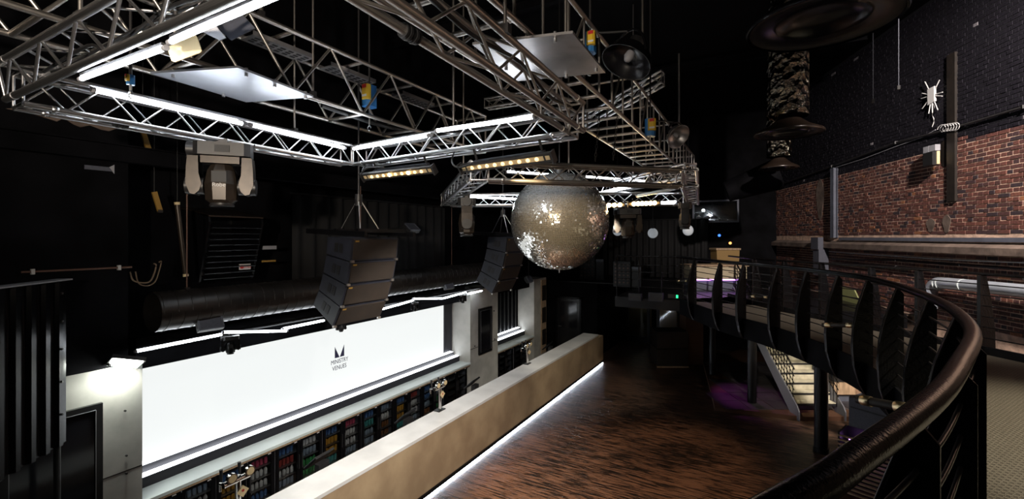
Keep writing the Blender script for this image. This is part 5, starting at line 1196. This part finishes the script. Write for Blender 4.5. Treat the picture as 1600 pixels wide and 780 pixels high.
# ================================================================== left side
# corrugated black screen hanging at the left edge
ce = rf(-4.9, 5.0, 0); cd = (RT * 0.206 - FW * 0.978).normalized(); cn = cd.cross(UP); cn = cn if cn.dot(ce) < 0 else -cn
co = thing('corrugated_panel', 'black corrugated metal panel standing at the left edge of the picture', 'panel', ce + V((0, 0, 2.16)))
pr_ = []; s = 0.0
while s < 1.9:
    pr_ += [(s, 0.0), (s + 0.075, 0.0), (s + 0.10, 0.04), (s + 0.155, 0.04)]; s += 0.18
vs = []
for s, o_ in pr_:
    for z in (2.16, 3.93):
        vs.append(ce + cd * s + cn * o_ + V((0, 0, z)))
fs = [(i * 2, i * 2 + 2, i * 2 + 3, i * 2 + 1) for i in range(len(pr_) - 1)]
vb = [v - cn * 0.006 for v in vs]; nb = len(vs)
m = MB(); m.add(vs, fs); m.add(vb, [tuple(reversed(f)) for f in fs]); m.build('sheet', 'corrugated', co)
MB().prism([ce + cd * a + cn * b + V((0, 0, 3.93)) for a, b in ((-0.02, -0.10), (1.9, -0.10), (1.9, 0.05), (-0.02, 0.05))], (0, 0, 0.015)).build('top_cap', 'grey_pale', co)
for s in (0.12,):
    for z in (2.5, 2.85, 3.2, 3.5, 3.8): MB().cyl(ce + cd * (s + 0.01) + cn * 0.04 + V((0, 0, z)), ce + cd * (s + 0.01) + cn * 0.055 + V((0, 0, z)), 0.012, 8).build('bolt', 'rust', co)
for s in (0.05, 1.7): rod('post', ce + cd * s - cn * 0.05 + V((0, 0, 0)), ce + cd * s - cn * 0.05 + V((0, 0, 3.92)), 0.03, 'black_matt', co)
# pipe with white clips, hinge strip, torn plaster on the black wall
pa = at(33, 421, X=XP + 0.03); pb2 = at(206, 414, X=XP + 0.03); pb2.z = pa.z = 4.02
t = thing('copper_pipe', 'thin copper pipe with white clips on the black wall', 'pipe', pa); rod('tube', pa, pb2, 0.012, 'copper_pipe', t)
for x in (51, 186): q = at(x, 420, X=XP + 0.03); MB().box((q.x, q.y, 4.02), (0.04, 0.03, 0.06)).build('clip', 'white_paint', t)
q0 = at(132, 261, X=XP + 0.01); q1 = at(175, 265, X=XP + 0.01)
t = thing('grey_strip', 'short pale grey strip fixed on the black wall', 'strip', q0); MB().bar(q0, q1, 0.012, 0.05).build('strip', 'grey_box', t); MB().prism([q1 + V((0, y, z)) for y, z in ((-0.03, 0.025), (0.02, -0.05), (0.02, 0.06))], (0.012, 0, 0)).build('hook_end', 'grey_pale', t)
edge_ = [(8, 170), (40, 176), (60, 181), (88, 190), (100, 185), (115, 195), (125, 199), (140, 196), (158, 203), (170, 205), (185, 200), (203, 206), (204, 198), (150, 186), (100, 178), (40, 168)]
t = struct('trim_11', MB().prism([at(x, y, X=XP + 0.001) for x, y in edge_], (0.012, 0, 0)), 'stone')
for i, (x0, y0_, x1, y1_) in enumerate(((223, 205, 233, 236), (241, 300, 250, 330))):
    a = at(x0, y0_, X=-7.3); b = at(x1, y1_, X=-7.3); t = thing('yellow_strap', ('upper', 'lower')[i] + ' dull yellow strap in the dark recess at the left', 'strap', b); MB().bar(a, b, 0.03, 0.06).build('webbing', 'strap_yellow', t); MB().box(b, (0.03, 0.06, 0.04)).build('stitch', 'rust', t)
    rod('cord', a, (a.x, a.y, CEIL), 0.006, 'black_matt', t, 6)
loop = [at(x, y, X=-7.2) for x, y in ((203, 425), (208, 438), (222, 442), (234, 440), (240, 430), (244, 415), (240, 412))]
bundle('tan loose cable loops at the left end of the duct', loop, 0.010, 'tan_cable')
bundle('second tan cable loop at the left end of the duct', [v + V((0, 0.06, -0.05 * math.sin(i))) for i, v in enumerate(loop)], 0.008, 'tan_cable')
# hanging tube and louvred air unit
a = at(277, 320, X=-6.9); b = at(290, 428, X=-6.9); t = thing('tube_lamp_unlit', 'unlit grey tube lamp hanging aslant beside the louvred unit', 'lamp', b)
rod('tube', b, a, 0.03, 'head_shell', t, 12); 
for q, r in ((a, 1), (b, -1)): rod('end_cap', q, q + (a - b).normalized() * r * 0.035, 0.033, 'gold_plate', t, 12)
rod('wire', a, (a.x, a.y, CEIL), 0.004, 'cable', t, 6)
yA = at(330, 400, X=-7.0).y; yB = at(412, 400, X=-7.0).y
vt = thing('air_unit', 'black louvred air unit with a small red and white sticker', 'air unit', ( -7.4, (yA + yB) / 2, 3.75))
MB().prism([(-7.9, yA - 0.02, 3.74), (-7.9, yA - 0.02, 4.85), (-7.05, yA - 0.02, 4.72), (-7.02, yA - 0.02, 4.62), (-7.3, yA - 0.02, 3.74)], (0, 0.03, 0)).build('side_panel', 'black_gloss', vt)
MB().prism([(-7.9, yB - 0.02, 3.74), (-7.9, yB - 0.02, 4.85), (-7.05, yB - 0.02, 4.72), (-7.02, yB - 0.02, 4.62), (-7.3, yB - 0.02, 3.74)], (0, 0.03, 0)).build('side_panel', 'black_gloss', vt)
MB().prism([(-7.9, yA - 0.02, 4.85), (-7.02, yA - 0.02, 4.70), (-7.02, yB + 0.01, 4.70), (-7.9, yB + 0.01, 4.85)], (0, 0, 0.02)).build('hood', 'hood_brown', vt)
for k in range(10):
    z = 3.80 + k * 0.085; x = -7.28 + (z - 3.74) * 0.29; M = Matrix.Rotation(0.6, 3, 'Y')
    MB().box((x, (yA + yB) / 2, z), (0.09, yB - yA - 0.04, 0.012), M).build('louvre', 'black_gloss', vt)
MB().bb(-7.9, -7.86, yA, yB, 3.74, 4.8).build('back', 'black_matt', vt)
sk = at(394, 417.5, X=-7.0); s = MB().bb(sk.x - 0.2, sk.x - 0.19, sk.y - 0.09, sk.y + 0.09, sk.z - 0.045, sk.z + 0.045).build('sticker', 'white_paint', vt)
MB().cyl((sk.x - 0.19, sk.y - 0.05, sk.z), (sk.x - 0.186, sk.y - 0.05, sk.z), 0.03, 14).build('sticker_dot', 'red', s)
text_mesh('sticker_text', 'ombi', 0.07, axes(V((0, 1, 0)), V((0, 0, 1)), V((1, 0, 0)), V((sk.x - 0.188, sk.y + 0.03, sk.z - 0.024))), 'red', s)
for i, (x, y, mt) in enumerate(((421, 387, 'grey_pale'), (420, 408, 'strap_yellow'))):
    p = at(x, y, X=-7.3); t = thing('small_bracket', ('pale', 'yellowish')[i] + ' little bracket right of the louvred unit', 'bracket', p); MB().box(p, (0.02, 0.24, 0.06 if i == 0 else 0.03)).build('plate', mt, t); MB().bb(-7.9, p.x - 0.01, p.y - 0.02, p.y + 0.02, p.z - 0.02, p.z + 0.02).build('arm', 'black_matt', t)

# made-up housings for four added fill spots, hung outside the picture
for nm, lb in (('fill_spot_brick', 'added fill light aimed at the brick wall'), ('fill_spot_walkway', 'added fill light over the walkway'), ('fill_spot_rig', 'added fill light aimed up at the rig'), ('fill_spot_balcony', 'small added fill light behind the balcony handrail')):
    L_ = bpy.data.objects[nm]; R_ = L_.rotation_euler.to_matrix(); p = L_.location + R_ @ V((0, 0, 0.10))
    t = thing('fill_light', lb, 'fill light', p); MB().rbox(p, (0.36, 0.28, 0.10), 0.03, R_).build('housing', 'black_matt', t)
    f = MB()
    for x, y, a, b in ((0, 0.13, 0.36, 0.02), (0, -0.13, 0.36, 0.02), (0.17, 0, 0.02, 0.28), (-0.17, 0, 0.02, 0.28)): f.box(p + R_ @ V((x, y, -0.06)), (a, b, 0.03), R_)
    f.build('rim', 'dark_plastic', t); rod('hanger', p, (p.x, p.y, CEIL), 0.015, 'black_matt', t)
